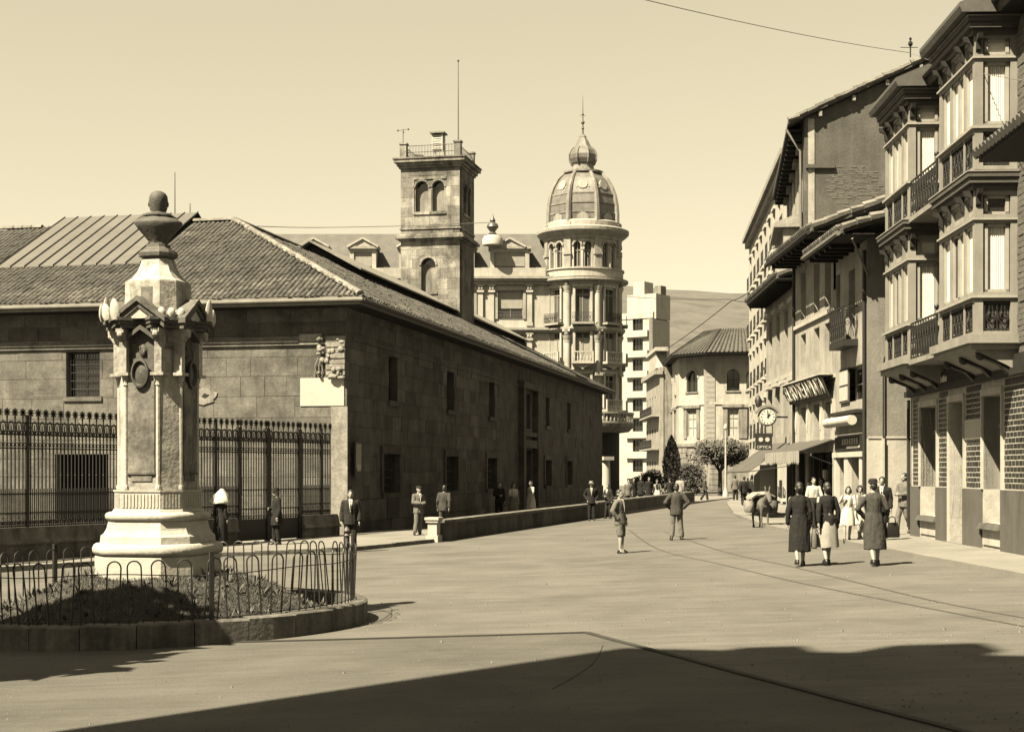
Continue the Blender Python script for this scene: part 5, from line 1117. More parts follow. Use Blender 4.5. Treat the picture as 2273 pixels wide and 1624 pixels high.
# ------------------------------------------------------------------ house behind the clock
r5 = thing('clock_house', 'narrow grey house beside the street clock with deep eave and slanted awning below', 'house', (10.55, 62, 0), -math.pi / 2)
p = Panel(r5, (10.6, 62), (10.3, 53.2)); O5 = [(a, a + .95, c, c + 1.9) for a in (.8, 2.9, 5.0, 7.1) for c in (6.2, 3.3)] + [(.4, 8.2, .3, 2.5)]
p.wall('render_house', -.3, 8.9, O5); p.box('wall_core', 'render_grey', .05, 8.6, 1.2, 5, -.3, 8.9)
for h in O5[:-1]: p.win(*h, nx=2, nz=3, fm='joinery'); p.put(MB().box(h[0] - .15, h[1] + .15, -.2, 0, h[3] + .1, h[3] + .25), 'window_hood', 'render_lime')
p.box('shop_front', 'timber_dark', .3, 8.3, .8, .9, .2, 2.6); p.box('string_course', 'render_lime', 0, 8.7, -.1, 0, 5.5, 5.65)
fk = p.put(MB().box(.1, .25, -.55, 0, .1, 2.2).box(2.5, 2.6, -.6, 0, .1, 2.25), 'shop_partition', 'limewash')
pitched(p, 8.7, 8.9, .3, .8, .1, 4)
aw2 = thing('slanted_awning', 'large plain grey awning slanting down over the pavement beyond the clock', 'awning', (10.5, 59, 0), -math.pi / 2)
pa2 = Panel(aw2, (10.55, 61.5), (10.42, 55.5)); pa2.put(MB().add([(0, 0, 3.1), (6, 0, 3.1), (5.6, -1.5, 2.0), (.2, -1.7, 1.95)] + [(0, 0, 3.07), (6, 0, 3.07), (5.6, -1.5, 1.97), (.2, -1.7, 1.92)], [(0, 1, 2, 3), (7, 6, 5, 4), (0, 4, 5, 1), (1, 5, 6, 2), (2, 6, 7, 3), (3, 7, 4, 0)]), 'canvas', 'awning')
pa2.put(MB().tube([(.2, -1.7, 1.93), (5.6, -1.5, 1.98)], .02, 5).tube([(5.6, -1.5, 1.98), (5.6, 0, 2.2)], .015, 4), 'arm', 'iron')
# street clock and optician's sign hung from the house
ck = thing('street_clock', 'round white street clock with arched hood on a wall bracket', 'clock', (at(1702, 925, 56).x, 56, 0))
cz = 2 + (1045 - 925) / F * 56
MB().lathe([(.0, -.09), (.3, -.09), (.355, -.06), (.355, .06), (.3, .09), (0, .09)], 28).xf(Matrix.Translation((0, 0, cz)) @ Matrix.Rotation(math.pi / 2, 4, 'X')).obj('case', 'cream_grey', ck, True)
MB().lathe([(0, 0), (.29, 0), (.29, .012), (0, .012)], 28).xf(Matrix.Translation((0, -.092, cz)) @ Matrix.Rotation(math.pi / 2, 4, 'X')).obj('dial', 'dial', ck)
for k in range(12):
    t = math.pi / 6 * k; o = MB().box(-.01, .01, -.118, -.106, .21, .26).obj('hour_mark', 'iron', ck); o.location = (0, 0, cz); o.rotation_euler = (0, t, 0)
for l, wd, t in ((.22, .012, 0), (.15, .018, R(35))): o = MB().box(-wd, wd, -.13, -.12, -.03, l).obj('hand', 'iron', ck); o.location = (0, 0, cz); o.rotation_euler = (0, t, 0)
hd = MB()
for k in range(12):
    t0, t1 = R(25 + 130 * k / 12), R(25 + 130 * (k + 1) / 12)
    hd.prism([(e_ * math.cos(t), cz - .05 + e_ * math.sin(t)) for e_, t in ((.42, t0), (.5, t0), (.5, t1), (.42, t1))], 'y', -.14, .1)
hd.obj('hood', 'render_grey', ck); MB().tube([(.3, 0, cz), (.95, .2, cz)], .035, 6).tube([(.2, 0, cz - .3), (.2, 0, cz - .75)], .02, 5).obj('bracket', 'iron', ck)
os_ = thing('optician_sign', 'small black hanging sign with two round lenses and the word OPTICA', 'sign', (at(1695, 978, 56).x, 56.05, 0))
zt_, zb_ = 2 + (1045 - 961) / F * 56, 2 + (1045 - 998) / F * 56
MB().box(-.31, .31, -.05, .05, zb_, zt_).obj('board', 'sign_black', os_)
for x in (-.12, .13): MB().lathe([(0, 0), (.085, 0), (.085, .02), (0, .02)], 14).xf(Matrix.Translation((x, -.052, zt_ - .24)) @ Matrix.Rotation(math.pi / 2, 4, 'X')).obj('lens_disc', 'sign_letter', os_)
o = bpy.data.objects.new('lettering', text_mesh('lettering', 'OPTICA', .15, 'sign_letter', .006)); COL.objects.link(o); o.parent = os_; o.location = (0, -.056, zb_ + .1); o.rotation_euler = (math.pi / 2, 0, 0)
# ------------------------------------------------------------------ tall house with bare gable
r6 = thing('tall_gable_house', 'tallest house with bare dark rendered gable wall above the lower roofs', 'house', (11.8, 60, 0), 0)
fg = Panel(r6, (11.8, 60), (20, 60)); ff = Panel(r6, (13.95, 75.5), (11.8, 60.02))
fg.wall('gable_render', -.3, 16.2, [], .4, name='gable_wall'); fg.put(MB().prism([(0, 16.2), (8.2, 16.2), (8.2, 20.0)], 'y', 0, .4), 'gable_wall', 'gable_render')
fg.box('string_course', 'gable_render', .05, 1.2, -.12, 0, 14.2, 14.35); fg.box('string_course', 'gable_render', 3.6, 8, -.12, 0, 14.2, 14.35)
mb = MB()
for k in range(150):
    r_ = rnd.random() ** .6; t = rnd.uniform(0, 6.28); x, z = 2.0 + 1.1 * r_ * math.cos(t), 13.5 + .07 * round(13 * r_ * math.sin(t)); mb.box(x - .11, x + .11, -.006 - rnd.random() * .008, 0, z - .028, z + .028)
fg.put(mb, 'exposed_brickwork', 'brick_wall').__setitem__('kind', 'stuff')
O6 = [(a, a + 1.0, c, c + 2.0) for a in (1.2, 4.2, 7.2, 10.2, 13.2) for c in (13.2, 9.8, 6.2, 2.8)]
ff.wall('render_house', -.3, 16.2, O6)
for h in O6: ff.win(*h, nx=2, nz=3); ff.put(MB().box(h[0] - .2, h[1] + .2, -.22, 0, h[3] + .08, h[3] + .26).ell(((h[0] + h[1]) / 2, -.12, h[3] + .4), (.35, .12, .22), 8, 5), 'window_hood', 'render_grey')
ff.box('wall_core', 'gable_render', .1, 15.2, .41, 7, -.3, 16.1)
sl = 3.8 / 8.2
mb = MB(); mb.loft([[(x0 - .72, y, 16.2 - .72 * sl + .05), (x0 + 8.6, y, 16.2 + 8.6 * sl + .06), (x0 + 8.6, y, 16.2 + 8.6 * sl + .22), (x0 - .72, y, 16.2 - .72 * sl + .2)] for x0, y in ((0, -.28), (2.15, 15.5))]); mb.obj('roof', 'tile_far', r6)
for k in range(24): x = -.72 + k * .38; z = 16.2 + x * sl + .2; fg.put(MB().tube([(x, -.26 + rnd.uniform(-.05, .05), z + rnd.uniform(0, .06)), (x + .46, -.26 + rnd.uniform(-.05, .05), z + .4 * sl + rnd.uniform(0, .06))], [.11, .09], 6), 'verge_tile', 'ridge_tile')
for k in range(6): x = .6 + k * 1.35; z = 16.2 + x * sl - .02; fg.put(MB().box(x - .06, x + .06, -.24, 0, z - .2, z), 'purlin_end', 'blind')
ff.box('eave_soffit', 'timber_dark', 0, 15.4, -.7, 0, 15.75, 15.84)
for k in range(16): ff.box('eave_bracket', 'timber_dark', .3 + k * .98, .45 + k * .98, -.6, 0, 15.45, 15.74)
ff.put(MB().tube([(15.4, -.72, 15.85), (15.45, -.15, 14.9), (15.45, -.1, 8.5)], .05, 6), 'downpipe', 'cable_pale')
ff.put(MB().box(10.5, 15.3, -.9, 0, 9.7, 9.85).prism([(-.9, 11.9), (-1.2, 11.9), (-1.2, 12.1), (0, 12.5), (0, 11.9)], 'x', 10.3, 15.4).box(10.6, 15.2, -.82, 0, 9.85, 11.9), 'oriel', 'render_house')
ins = MB().tube([(0, 0, 0), (0, 0, .7)], .03, 5).tube([(-.4, 0, .4), (.3, 0, .4)], .015, 4).ell((0, 0, .55), (.1, .1, .12), 6, 5).ell((0, 0, .75), .06, 6, 5).obj('wire_insulator', 'iron', None)
ins.location = at(2020, 128, 60); tag(ins, 'small wire insulator standing on the gable roof edge', 'insulator')
# ------------------------------------------------------------------ white ornate house farther down
r7 = thing('white_ornate_house', 'slender white house with many small balconies at the bend of the street', 'house', (14.2, 76, 0), 0)
pf = Panel(r7, (16.9, 106), (14.2, 76)); pg = Panel(r7, (14.2, 76), (22, 76))
O7 = [(1.0 + 3.2 * i, 2.2 + 3.2 * i, c, c + 2.2) for i in range(9) for c in (.6, 4.2, 7.8, 11.3, 14.6)]
pf.wall('white_wall', -.4, 18.2, O7); pg.wall('white_wall', -.4, 18.2, [], .4, name='end_wall'); pf.box('wall_core', 'white_wall', .1, pf.L - .1, .41, 7, -.4, 18.1)
for h in O7: pf.win(*h, nx=2, nz=2, fm='joinery_pale', pane='blind' if h[0] > 8 else 'glass'); pf.put(MB().box(h[0] - .25, h[1] + .25, -.24, 0, h[2] - .2, h[2] - .03), 'balcony', 'white_wall'); pf.box('window_hood', 'white_wall', h[0] - .2, h[1] + .2, -.12, 0, h[3] + .1, h[3] + .3); g = scrollwork(1.6, .9, .02); g.xf(Matrix.Translation((h[0] - .2, -.2, h[2]))); pf.put(g, 'balcony_railing', 'iron')
pf.put(MB().box(0, pf.L + .1, -.5, 0, 18.2, 18.5).box(0, pf.L + .05, -.3, 0, 17.8, 18.19), 'cornice', 'cream')
for u_, z_ in ((pf.L - 12, 12.2), (pf.L - 14, 6.2)): pf.put(MB().box(u_ - .05, u_ + .05, -.5, 0, z_ - .05, z_ + .05).lathe([(.02, -.35), (.16, -.3), (.22, .1), (.1, .3), (.02, .4)], 8, (u_, -.55, z_)), 'wall_lantern', 'iron', smooth=True)
# ------------------------------------------------------------------ trees and shrubs
def leaf_cloud(mb, c, r, n, size, seed, squash=1.0, hollow=.35):
    rr = random.Random(seed); lobes = []
    for k in range(14):
        d = Vector((rr.gauss(0, 1), rr.gauss(0, 1), rr.gauss(0, 1))).normalized(); lobes.append((Vector((d.x * r[0] * .62, d.y * r[1] * .62, d.z * r[2] * .55)), rr.uniform(.34, .6)))
    for k in range(n):
        lc, lr = rr.choice(lobes); d = Vector((rr.gauss(0, 1), rr.gauss(0, 1), rr.gauss(0, 1))).normalized() * (rr.random() ** .4)
        p = Vector(c) + lc + Vector((d.x * r[0] * lr, d.y * r[1] * lr, d.z * r[2] * lr))
        u = Vector((rr.gauss(0, 1), rr.gauss(0, 1), rr.gauss(0, .6))).normalized(); v = u.orthogonal().normalized() * size * rr.uniform(.3, .6); u = u * size * rr.uniform(.6, 1.2)
        mb.add([p - u, p - u * .1 + v, p + u, p - u * .1 - v], [(0, 1, 2, 3)])
def tree(name, label, loc, trunk_h, c, r, n, size, seed, m='leaf', tr=.16, cat='tree'):
    t = thing(name, label, cat, loc); rr = random.Random(seed); mb = MB(); mb.tube([(0, 0, -.3), (.03, .02, trunk_h * .5), (0, 0, trunk_h)], [tr * 1.25, tr, tr * .8], 8)
    for k in range(6):
        a = k * 1.05 + rr.random(); e_ = Vector((c[0] + r[0] * .7 * math.cos(a), c[1] + r[1] * .7 * math.sin(a), c[2] + r[2] * rr.uniform(-.1, .5))); mid = Vector((0, 0, trunk_h)).lerp(e_, .5) + Vector((0, 0, .1 * r[2]))
        mb.tube([(0, 0, trunk_h * .92), mid, e_], [tr * .55, tr * .35, tr * .12], 5)
    mb.obj('trunk', 'bark', t, True); f = MB(); leaf_cloud(f, c, r, n, size, seed); f.obj('crown', m, t); return t
g = gp(1597, 1100); tree('street_tree', 'round leafy street tree before the hipped roof house', g, 2.0, (.3, 0, 3.35), (2.5, 2.2, 1.25), 7500, .12, 11)
cy = thing('cypress', 'dark slender cypress left of the street tree', 'tree', gp(1490, 1100)); MB().tube([(0, 0, -.2), (0, 0, 3)], [.12, .05], 6).obj('trunk', 'bark', cy)
f = MB(); rr = random.Random(4)
for k in range(2600):
    t = rr.random() ** .8; a = rr.uniform(0, 6.28); rad = .75 * math.sin(math.pi * min(1, .12 + t * .88)) ** .8 * rr.random() ** .4; q = Vector((rad * math.cos(a), rad * math.sin(a), .5 + 4.3 * t)); u = Vector((rr.gauss(0, .4), rr.gauss(0, .4), 1)).normalized() * .14; v = u.orthogonal().normalized() * .05
    f.add([q - u, q + v, q + u, q - v], [(0, 1, 2, 3)])
f.obj('crown', 'leaf_dark', cy)
for px, w_, h, s, lab in ((1450, 1.5, 1.2, 1, 'dark low shrub near the narrow ornate house'), (1525, 1.7, 1.5, 2, 'dark bushy shrub right of the cypress'), (1425, 1.1, 1.0, 3, 'small dark shrub at the far left of the planting')):
    b = thing('shrub', lab, 'shrub', gp(px, 1097), 0, 'shrubs in the square'); f = MB(); leaf_cloud(f, (0, 0, h * .8), (w_, w_, h), 2200, .15, 20 + s); f.obj('foliage', 'leaf_dark', b); MB().tube([(0, 0, -.2), (0, 0, h)], [.08, .04], 5).obj('stem', 'bark', b)
tree('shade_tree', 'large leafy tree at the left whose shade falls over the grass island', (-9.9, 14.9, gz(-10, 15)), 3.4, (0, 0, 6.3), (2.6, 2.4, 1.9), 4200, .34, 31, 'leaf', .24)
# tall house behind the photographer: its shadow crosses the foreground
sh = thing('rear_house', 'tall plain house behind the photographer that shades the foreground', 'house', (-8, 0, 0))
wtop = [(-9.9, 6.7), (-5.9, 5.1), (-3.0, 3.9), (-2.4, -14), (-12.5, -14)]
hh = 20.2
MB().loft([[(x + 8, y, -.5) for x, y in wtop], [(x + 8, y, hh) for x, y in wtop]]).obj('wall', 'render_house', sh); MB().loft([[(x + 8, y, hh) for x, y in wtop], [(-1 + (x + 8) * .3, y * .3 - 4, hh + 1.5) for x, y in wtop]]).obj('roof', 'tile_far', sh)
for x_, y_, w_, h_ in ((1.0, 5.4, .5, 1.1), (-.6, 5.8, .35, .7), (3.4, 4.4, .6, 1.3)): MB().box(x_ - w_, x_ + w_, y_ - .5, y_ + .3, hh - .5, hh + h_).obj('shadow_edge_block', 'brick_wall', sh)  # unseen blocks added to break up the straight shadow edge
# ------------------------------------------------------------------ lamp standards and overhead wires
g = gp(1610, 1103); lp_ = thing('lamp_post', 'pale slender lamp standard in front of the street tree', 'lamp post', g)
MB().lathe([(.2, -.1), (.2, .35), (.13, .5), (.09, .7)], 12).obj('base', 'pole_pale', lp_, True); MB().tube([(0, 0, .6), (0, 0, 4.9)], [.085, .055], 8).obj('pole', 'pole_pale', lp_, True)
MB().lathe([(.05, 4.9), (.14, 4.95), (.16, 5.1), (.1, 5.25), (.0, 5.3)], 10).obj('lamp_head', 'pole_pale', lp_, True)
wl = thing('wall_lamp', 'curved swan neck wall lamp on the blank flank wall beside the bays', 'lamp', (at(1960, 800, 40.9).x, 40.9, 0)); zl = 2 + (1045 - 790) / F * 40.9
MB().tube([(0, 0, .4), (0, 0, zl - .3), (.02, -.05, zl - .05), (.14, -.15, zl + .08), (.3, -.25, zl + .06)], .022, 6).obj('pipe', 'iron', wl, True); MB().lathe([(.02, .02), (.15, -.05), (.17, -.08), (.0, -.07)], 12, (.32, -.27, zl + .06)).obj('lamp_shade', 'iron', wl, True)
MB().box(-.03, .03, -.03, .09, .35, 2.9).obj('pipe_guard', 'render_lime', wl)
def wire(label, pts, r, sag=.0, m='cable'):
    P = []
    for a, b in zip(pts, pts[1:]):
        for k in range(9): t = k / 8; q = a.lerp(b, t); q.z -= sag * 4 * t * (1 - t); P.append(q)
    o = MB().tube(P, r, 5).obj('overhead_wire', m); tag(o, label, 'wire', 'overhead wires'); return o
wire('long overhead wire crossing the sky down to the gable roof', [at(250, -260, 24), at(1405, -6, 38), at(2020, 118, 59.9)], .013, .12, 'cable_pale')
wire('thin wire running across the upper bays at the right', [at(2020, 118, 59.9), at(2275, 180, 24)], .008, .1, 'cable_pale')
wire('level wire stretched from the tiled hip past the square tower', [at(470, 497, 64), at(720, 505, 80), at(1085, 494, 88)], .02, .05, 'cable_pale')
wire('slanting wire rising to the white ornate house at the bend', [at(1478, 775, 112), at(1622, 668, 92), at(1672, 640, 80)], .028, .1)
wire('level wire over the hipped roof house', [at(1390, 658, 120), at(1622, 664, 92.1), at(1672, 668, 80)], .022, .1)
# ------------------------------------------------------------------ people
REM = []
def rem(mb, name, m, parent, vox, extra=None):
    o = mb.obj(name, m, parent); md = o.modifiers.new('r', 'REMESH'); md.mode = 'VOXEL'; md.voxel_size = vox; md.use_smooth_shade = True
    sm = o.modifiers.new('s', 'SMOOTH'); sm.iterations = 3; sm.factor = .5; REM.append((o, extra)); return o
def ering(z, rx, ry, dx=0, dy=0, n=16): return [(dx + rx * math.cos(2 * math.pi * k / n), dy + ry * math.sin(2 * math.pi * k / n), z) for k in range(n)]
ARMS = {  # right (x<0) and left (x>0): elbow, wrist, finger direction; mirrored by sign
 'down': ((.235, .03, 1.13), (.245, -.05, .88), (0, -.15, -1)), 'swing_f': ((.235, -.06, 1.13), (.235, -.2, .92), (0, -.4, -1)), 'swing_b': ((.235, .13, 1.14), (.24, .17, .9), (0, 0, -1)),
 'pocket': ((.30, .09, 1.15), (.2, -.04, .93), (-.3, -.3, -1)), 'front': ((.245, -.02, 1.14), (.08, -.23, 1.12), (-.8, -.4, .1)), 'hip': ((.36, .08, 1.14), (.19, -.02, .97), (-.6, -.3, -.6)), 'bag': ((.25, .02, 1.13), (.26, -.02, .87), (0, -.1, -1)), 'bagbend': ((.27, .05, 1.14), (.32, -.12, 1.0), (.1, -.6, -.6)), 'raise': ((.27, -.08, 1.22), (.2, -.2, 1.38), (-.2, -.3, .8))}
LEGS = {'stand': (((.1, -.005, .49), (.105, .02, .085)), ((.1, -.005, .49), (.105, .02, .085))), 'apart': (((.12, -.01, .49), (.15, .02, .085)), ((.12, -.01, .49), (.15, .02, .085))),
 'walk': (((.095, -.12, .5), (.09, -.17, .09)), ((.095, .03, .49), (.09, .24, .13))), 'ease': (((.11, -.04, .49), (.16, -.03, .085)), ((.095, .0, .49), (.09, .03, .085)))}
def hand(mb, extra, w_, d, sgn):
    w_, d = Vector(w_), Vector(d).normalized(); side = d.cross(Vector((sgn, 0, 0))); side = side.normalized() if side.length > .2 else Vector((0, 1, 0)); pn = d.cross(side)
    c = w_ + d * .05; mb.cap(w_, w_ + d * .07, .026, .034, 8); mb.ell(c + d * .02, (.03, .03, .03), 8, 5)
    for k, l in enumerate((.062, .075, .07, .055)):
        b = c + d * .04 + side * (.024 - .016 * k); m_ = b + d * l * .55 + pn * .006; e_ = b + d * l * .9 + pn * (-.018 * sgn)
        extra.tube([b - d * .02, m_, e_], [.009, .0085, .006], 5)
    b = c + side * .03; extra.tube([b - side * .01, b + side * .02 + d * .02, b + side * .025 + d * .045], [.011, .01, .007], 5)
def person(label, loc, face, H=1.7, legs='stand', arms=('down', 'down'), top=('jacket', 'cloth_dark'), bot=('trousers', 'cloth_dark'), head='hair', shirt=None, group=None, vox=.016, fem=False, name='person', hem=None, tilt=0, turn=0, bare=False, sh='leather'):
    r = thing(name, label, 'person', loc, R(face), group); s = H / 1.72; r.scale = (s * (.95 if fem else 1), s, s); r.rotation_euler.x = R(rnd.uniform(-2, 2)); r.rotation_euler.y = R(rnd.uniform(-2.2, 2.2))
    b = MB(); ex = MB(); L = LEGS[legs]
    b.loft([ering(z, x, y, 0, dy) for z, x, y, dy in ((.84, .07, .07, 0), (.88, .155, .11, 0), (.95, .165, .12, .005), (1.06, .135 if fem else .15, .1, 0), (1.2, .16, .115, -.005), (1.33, .175, .115, 0), (1.41, .15, .09, .005), (1.45, .07, .07, .005))])
    b.cap((0, .005, 1.42), (0, -.005, 1.53), .055, .052)
    hr_ = Matrix.Rotation(R(turn), 3, 'Z') @ Matrix.Rotation(R(tilt), 3, 'X'); hc = Vector((0, -.015, 1.605))
    def hp(x, y, z): return hc + hr_ @ Vector((x, y, z))
    b.ell(hp(0, .01, .015), (.077, .095, .105), 14, 9, hr_); b.ell(hp(0, -.03, -.055), (.056, .062, .065), 12, 7, hr_)
    b.cap(hp(0, -.085, .01), hp(0, -.108, -.025), .011, .016, 7); b.ell(hp(0, -.083, -.06), (.022, .012, .009), 8, 5); b.ell(hp(0, -.075, .03), (.05, .02, .012), 8, 5)
    for sg in (-1, 1): b.ell(hp(sg * .079, .01, -.005), (.012, .022, .032), 7, 5, hr_)
    J = {}
    for i, sg in ((0, -1), (1, 1)):
        (e_, w_, d) = ARMS[arms[i]]; S_ = Vector((sg * .18, .005, 1.385)); E = Vector((sg * e_[0], e_[1], e_[2])); W = Vector((sg * w_[0], w_[1], w_[2])); dd = Vector((sg * d[0], d[1], d[2]))
        b.cap(S_, E, .052, .043).cap(E, W, .041, .028); hand(b, ex, W, dd, sg); J['a%d' % i] = (S_, E, W, dd)
        k_, a_ = L[i]; HP = Vector((sg * .088, 0, .9)); K = Vector((sg * k_[0], k_[1], k_[2])); A = Vector((sg * a_[0], a_[1], a_[2]))
        b.cap(HP, K, .085, .056).cap(K, K.lerp(A, .3), .054, .058).cap(K.lerp(A, .3), A, .058, .036); b.cap(A, A + Vector((sg * .012, -.12, -.045)), .036, .03); J['l%d' % i] = (HP, K, A)
    rem(b, 'body', 'skin', r, vox, ex)
    # footwear
    for i, sg in ((0, -1), (1, 1)):
        A = J['l%d' % i][2]; MB().loft([ering(A.z - .085 + z, x, y, A.x + sg * .008, A.y - .055 + dy, 12) for z, x, y, dy in ((0, .045, .135, 0), (.03, .05, .14, 0), (.06, .045, .11, .03), (.1, .042, .06, .05))]).obj('shoe', sh, r, True, 60)
    # lower garment
    if bot and bot[0] in ('trousers', 'shorts'):
        t = MB(); t.loft([ering(z, x, y) for z, x, y in ((.82, .09, .1), (.88, .175, .13), (.95, .18, .135), (1.08, .165, .12))])
        for i in (0, 1):
            HP, K, A = J['l%d' % i]
            if bot[0] == 'shorts': t.cap(HP, HP.lerp(K, .95), .105, .095)
            else: t.cap(HP, K, .1, .082).cap(K, A + Vector((0, .0, .06)), .082, .082)
        rem(t, bot[0], bot[1], r, vox * 1.1)
    elif bot and bot[0] == 'skirt':
        hz_ = hem or .45; fl = .05; n = 28; rings = []
        for k, z in enumerate((1.1, 1.0, .9, .75, .6, hz_ + .02, hz_)):
            if z < hz_: continue
            q = (1.1 - z) / .65; rx, ry = .145 + .06 * min(1, q * 2.2) + fl * q, .11 + .055 * min(1, q * 2.2) + fl * 1.3 * q
            rings.append([(rx * (1 + .05 * q * math.sin(7 * t_ + 1)) * math.cos(t_), ry * (1 + .06 * q * math.sin(6 * t_)) * math.sin(t_) + .01, z + (.012 * math.sin(5 * t_) if z < hz_ + .03 else 0)) for t_ in [2 * math.pi * j / n for j in range(n)]])
        MB().loft(rings).obj('skirt', bot[1], r, True, 70)
    # upper garment
    kind, tm = top; t = MB(); w_ = .0 if not fem else -.03; aw_ = 1 if not fem else .86
    prof = {'shirt': ((.98, .155, .12), (1.06, .15, .115), (1.2, .175, .128), (1.34, .187, .125), (1.41, .165, .1), (1.455, .085, .08)),
            'jacket': ((.76, .205, .155), (.88, .2, .15), (.98, .185, .138), (1.08, .175, .13), (1.22, .195, .14), (1.35, .205, .135), (1.42, .18, .11), (1.465, .09, .09)),
            'coat': ((hem or .42, .25, .2), (.6, .24, .19), (.8, .225, .175), (.95, .205, .155), (1.07, .185, .14), (1.22, .2, .145), (1.35, .208, .14), (1.42, .18, .11), (1.47, .09, .09))}[kind]
    t.loft([ering(z, x + (w_ if z > 1.02 else (.035 if fem and kind == 'jacket' else w_ * .3)), y + (.03 if fem and kind == 'jacket' and z < 1.02 else 0), 0, .004, 20) for z, x, y in prof])
    for i in (0, 1):
        S_, E, W, dd = J['a%d' % i]; k = .012 if kind != 'shirt' else 0
        if bare: t.cap(S_, S_.lerp(E, .75), .066, .06)
        else: t.cap(S_ if not fem else Vector((S_.x * .9, S_.y, S_.z - .01)), E, (.066 + k) * aw_, (.055 + k) * aw_).cap(E, W - (W - E).normalized() * .02, (.055 + k) * aw_, (.046 + k) * aw_)
    rem(t, kind, tm, r, vox * 1.1)
    if shirt:                                             # pale shirt front in the opening
        MB().loft([[(-x, y, z), (0, y - .012, z), (x, y, z), (0, y + .05, z)] for z, x, y in ((1.12, .008, -.138), (1.24, .028, -.146), (1.36, .045, -.14), (1.44, .05, -.105), (1.475, .05, -.07))]).obj('shirt_front', shirt, r, True, 80)
        if shirt == 'cloth_white': MB().loft([[(-x, y, z), (x, y, z), (x, y + .01, z), (-x, y + .01, z)] for z, x, y in ((1.16, .01, -.158), (1.28, .016, -.166), (1.42, .009, -.132))]).obj('tie', 'cloth_black', r)
    # hair, hats
    def P(m_): return lambda name_, mb_, sm=True: mb_.obj(name_, m_, r, sm, 60)
    if head in ('hair', 'long', 'bun', 'waves'):
        h = MB(); k = 1.0 if head == 'hair' else 1.04
        h.ell(hp(0, .022, .035), (.084 * k, .097 * k, .098), 14, 9, hr_); h.ell(hp(0, .055, -.02), (.078 * k, .062 * k, .085 if head == 'hair' else .11), 12, 8, hr_)
        if head == 'waves': [h.ell(hp(sg * .075, .03, -.02), (.04, .065, .085), 8, 6) for sg in (-1, 1)]; h.ell(hp(0, -.03, .1), (.065, .05, .035), 8, 6)
        if head == 'bun': h.ell(hp(0, .115, -.01), (.06, .05, .055), 8, 6)
        P('hair')('hair', h)
    elif head in ('hat', 'straw', 'bonnet'):
        h = MB(); hm_ = {'hat': 'cloth_black', 'straw': 'cloth_pale', 'bonnet': 'cloth_dark'}[head]; br = .135 if head != 'bonnet' else .112
        h.lathe([(.1, .055), (br, .045), (br + .005, .055), (.1, .07), (.098, .13 if head != 'bonnet' else .1), (.085, .165 if head != 'bonnet' else .128), (.04, .172 if head != 'bonnet' else .138), (.01, .165 if head != 'bonnet' else .138)], 18, sx=.92, sy=1.08).xf(Matrix.Translation(hc) @ hr_.to_4x4()); o = P(hm_)('hat', h)
        hb_ = MB().ell(hp(0, .05, -.01), (.078, .06, .085), 10, 7, hr_); P('hair')('hair', hb_)
        MB().lathe([(.101, .072), (.102, .1), (.1, .1)], 18, sx=.92, sy=1.08, cap=False).xf(Matrix.Translation(hc) @ hr_.to_4x4()).obj('hat_band', 'cloth_black', o)
    elif head == 'cloth':
        n = 20; rings = [[((x + (.035 * math.sin(5 * t_ + z * 6) + .02 * math.sin(3 * t_)) * (1 if z < .1 else .3)) * math.cos(t_) + hc.x, y * math.sin(t_) + hc.y + dy, hc.z + z + (.03 * math.sin(3 * t_ + 1) + .025 * math.cos(t_) if z < .05 else 0)) for t_ in [2 * math.pi * j / n for j in range(n)]] for z, x, y, dy in ((-.24, .3, .22, .02), (-.23, .35, .25, .02), (-.12, .33, .24, .02), (0, .27, .21, .01), (.08, .19, .17, .0), (.16, .11, .11, 0), (.22, .05, .06, .0), (.235, .01, .01, 0))]
        MB().loft(rings).obj('head_cloth', 'cloth_white', r, True, 70)
    elif head == 'cap': P('cloth_dark')('cap', MB().ell(hp(0, .01, .075), (.1, .12, .05), 12, 6, hr_).ell(hp(0, -.1, .05), (.06, .05, .012), 8, 4, hr_)); P('hair')('hair', MB().ell(hp(0, .05, -.01), (.08, .06, .08), 10, 7, hr_))
    for sg in (-1, 1): MB().ell(hp(sg * .03, -.083, .008), (.013, .006, .007), 6, 4).obj('eye', 'hair', r)
    if fem is False and head != 'cloth': MB().ell(hp(0, -.09, -.055), (.02, .006, .004), 6, 4).obj('mouth', 'donkey_leg', r)
    return r
def pv(px, py, h=.11):
    k, m = (py - HY) / F, (px - CX) / F; y = (HC - h + .015) / (k + .03 * m - .003); return Vector((m * y, y, gz(m * y, y) + h))
def pd(px, y, h=.11): x = (px - CX) / F * y; return Vector((x, y, gz(x, y) + h))
person('woman in black with a white cloth over her head beside the monument', pv(488, 1212), 150, 1.66, top=('coat', 'cloth_black'), bot=('skirt', 'cloth_black'), hem=.2, head='cloth', fem=True)
person('man in dark suit and black hat standing at the gate', pv(615, 1208), -65, 1.7, 'ease', ('front', 'down'), ('coat', 'cloth_black'), ('trousers', 'cloth_black'), 'hat', hem=.62)
person('man in dark double breasted suit standing at the kerb facing the camera', gp(777, 1225), 8, 1.74, 'stand', ('down', 'down'), ('jacket', 'cloth_dark'), ('trousers', 'cloth_dark'), 'hair', 'cloth_white')
person('man in grey suit holding something in both hands near the parapet pillar', pv(928, 1187), 40, 1.64, 'ease', ('front', 'front'), ('jacket', 'cloth_grey'), ('trousers', 'cloth_grey'), 'cap', 'cloth_white')
person('man in dark suit seen from behind inside the parapet pillar', pd(983, 53), 170, 1.63, 'walk', ('swing_b', 'down'), ('jacket', 'cloth_mid'), ('trousers', 'cloth_mid'), 'hair')
person('man in black against the dark wall left of the two women in white', pd(1107, 64), 20, 1.64, top=('jacket', 'cloth_black'), bot=('trousers', 'cloth_black'), arms=('front', 'down'), vox=.02)
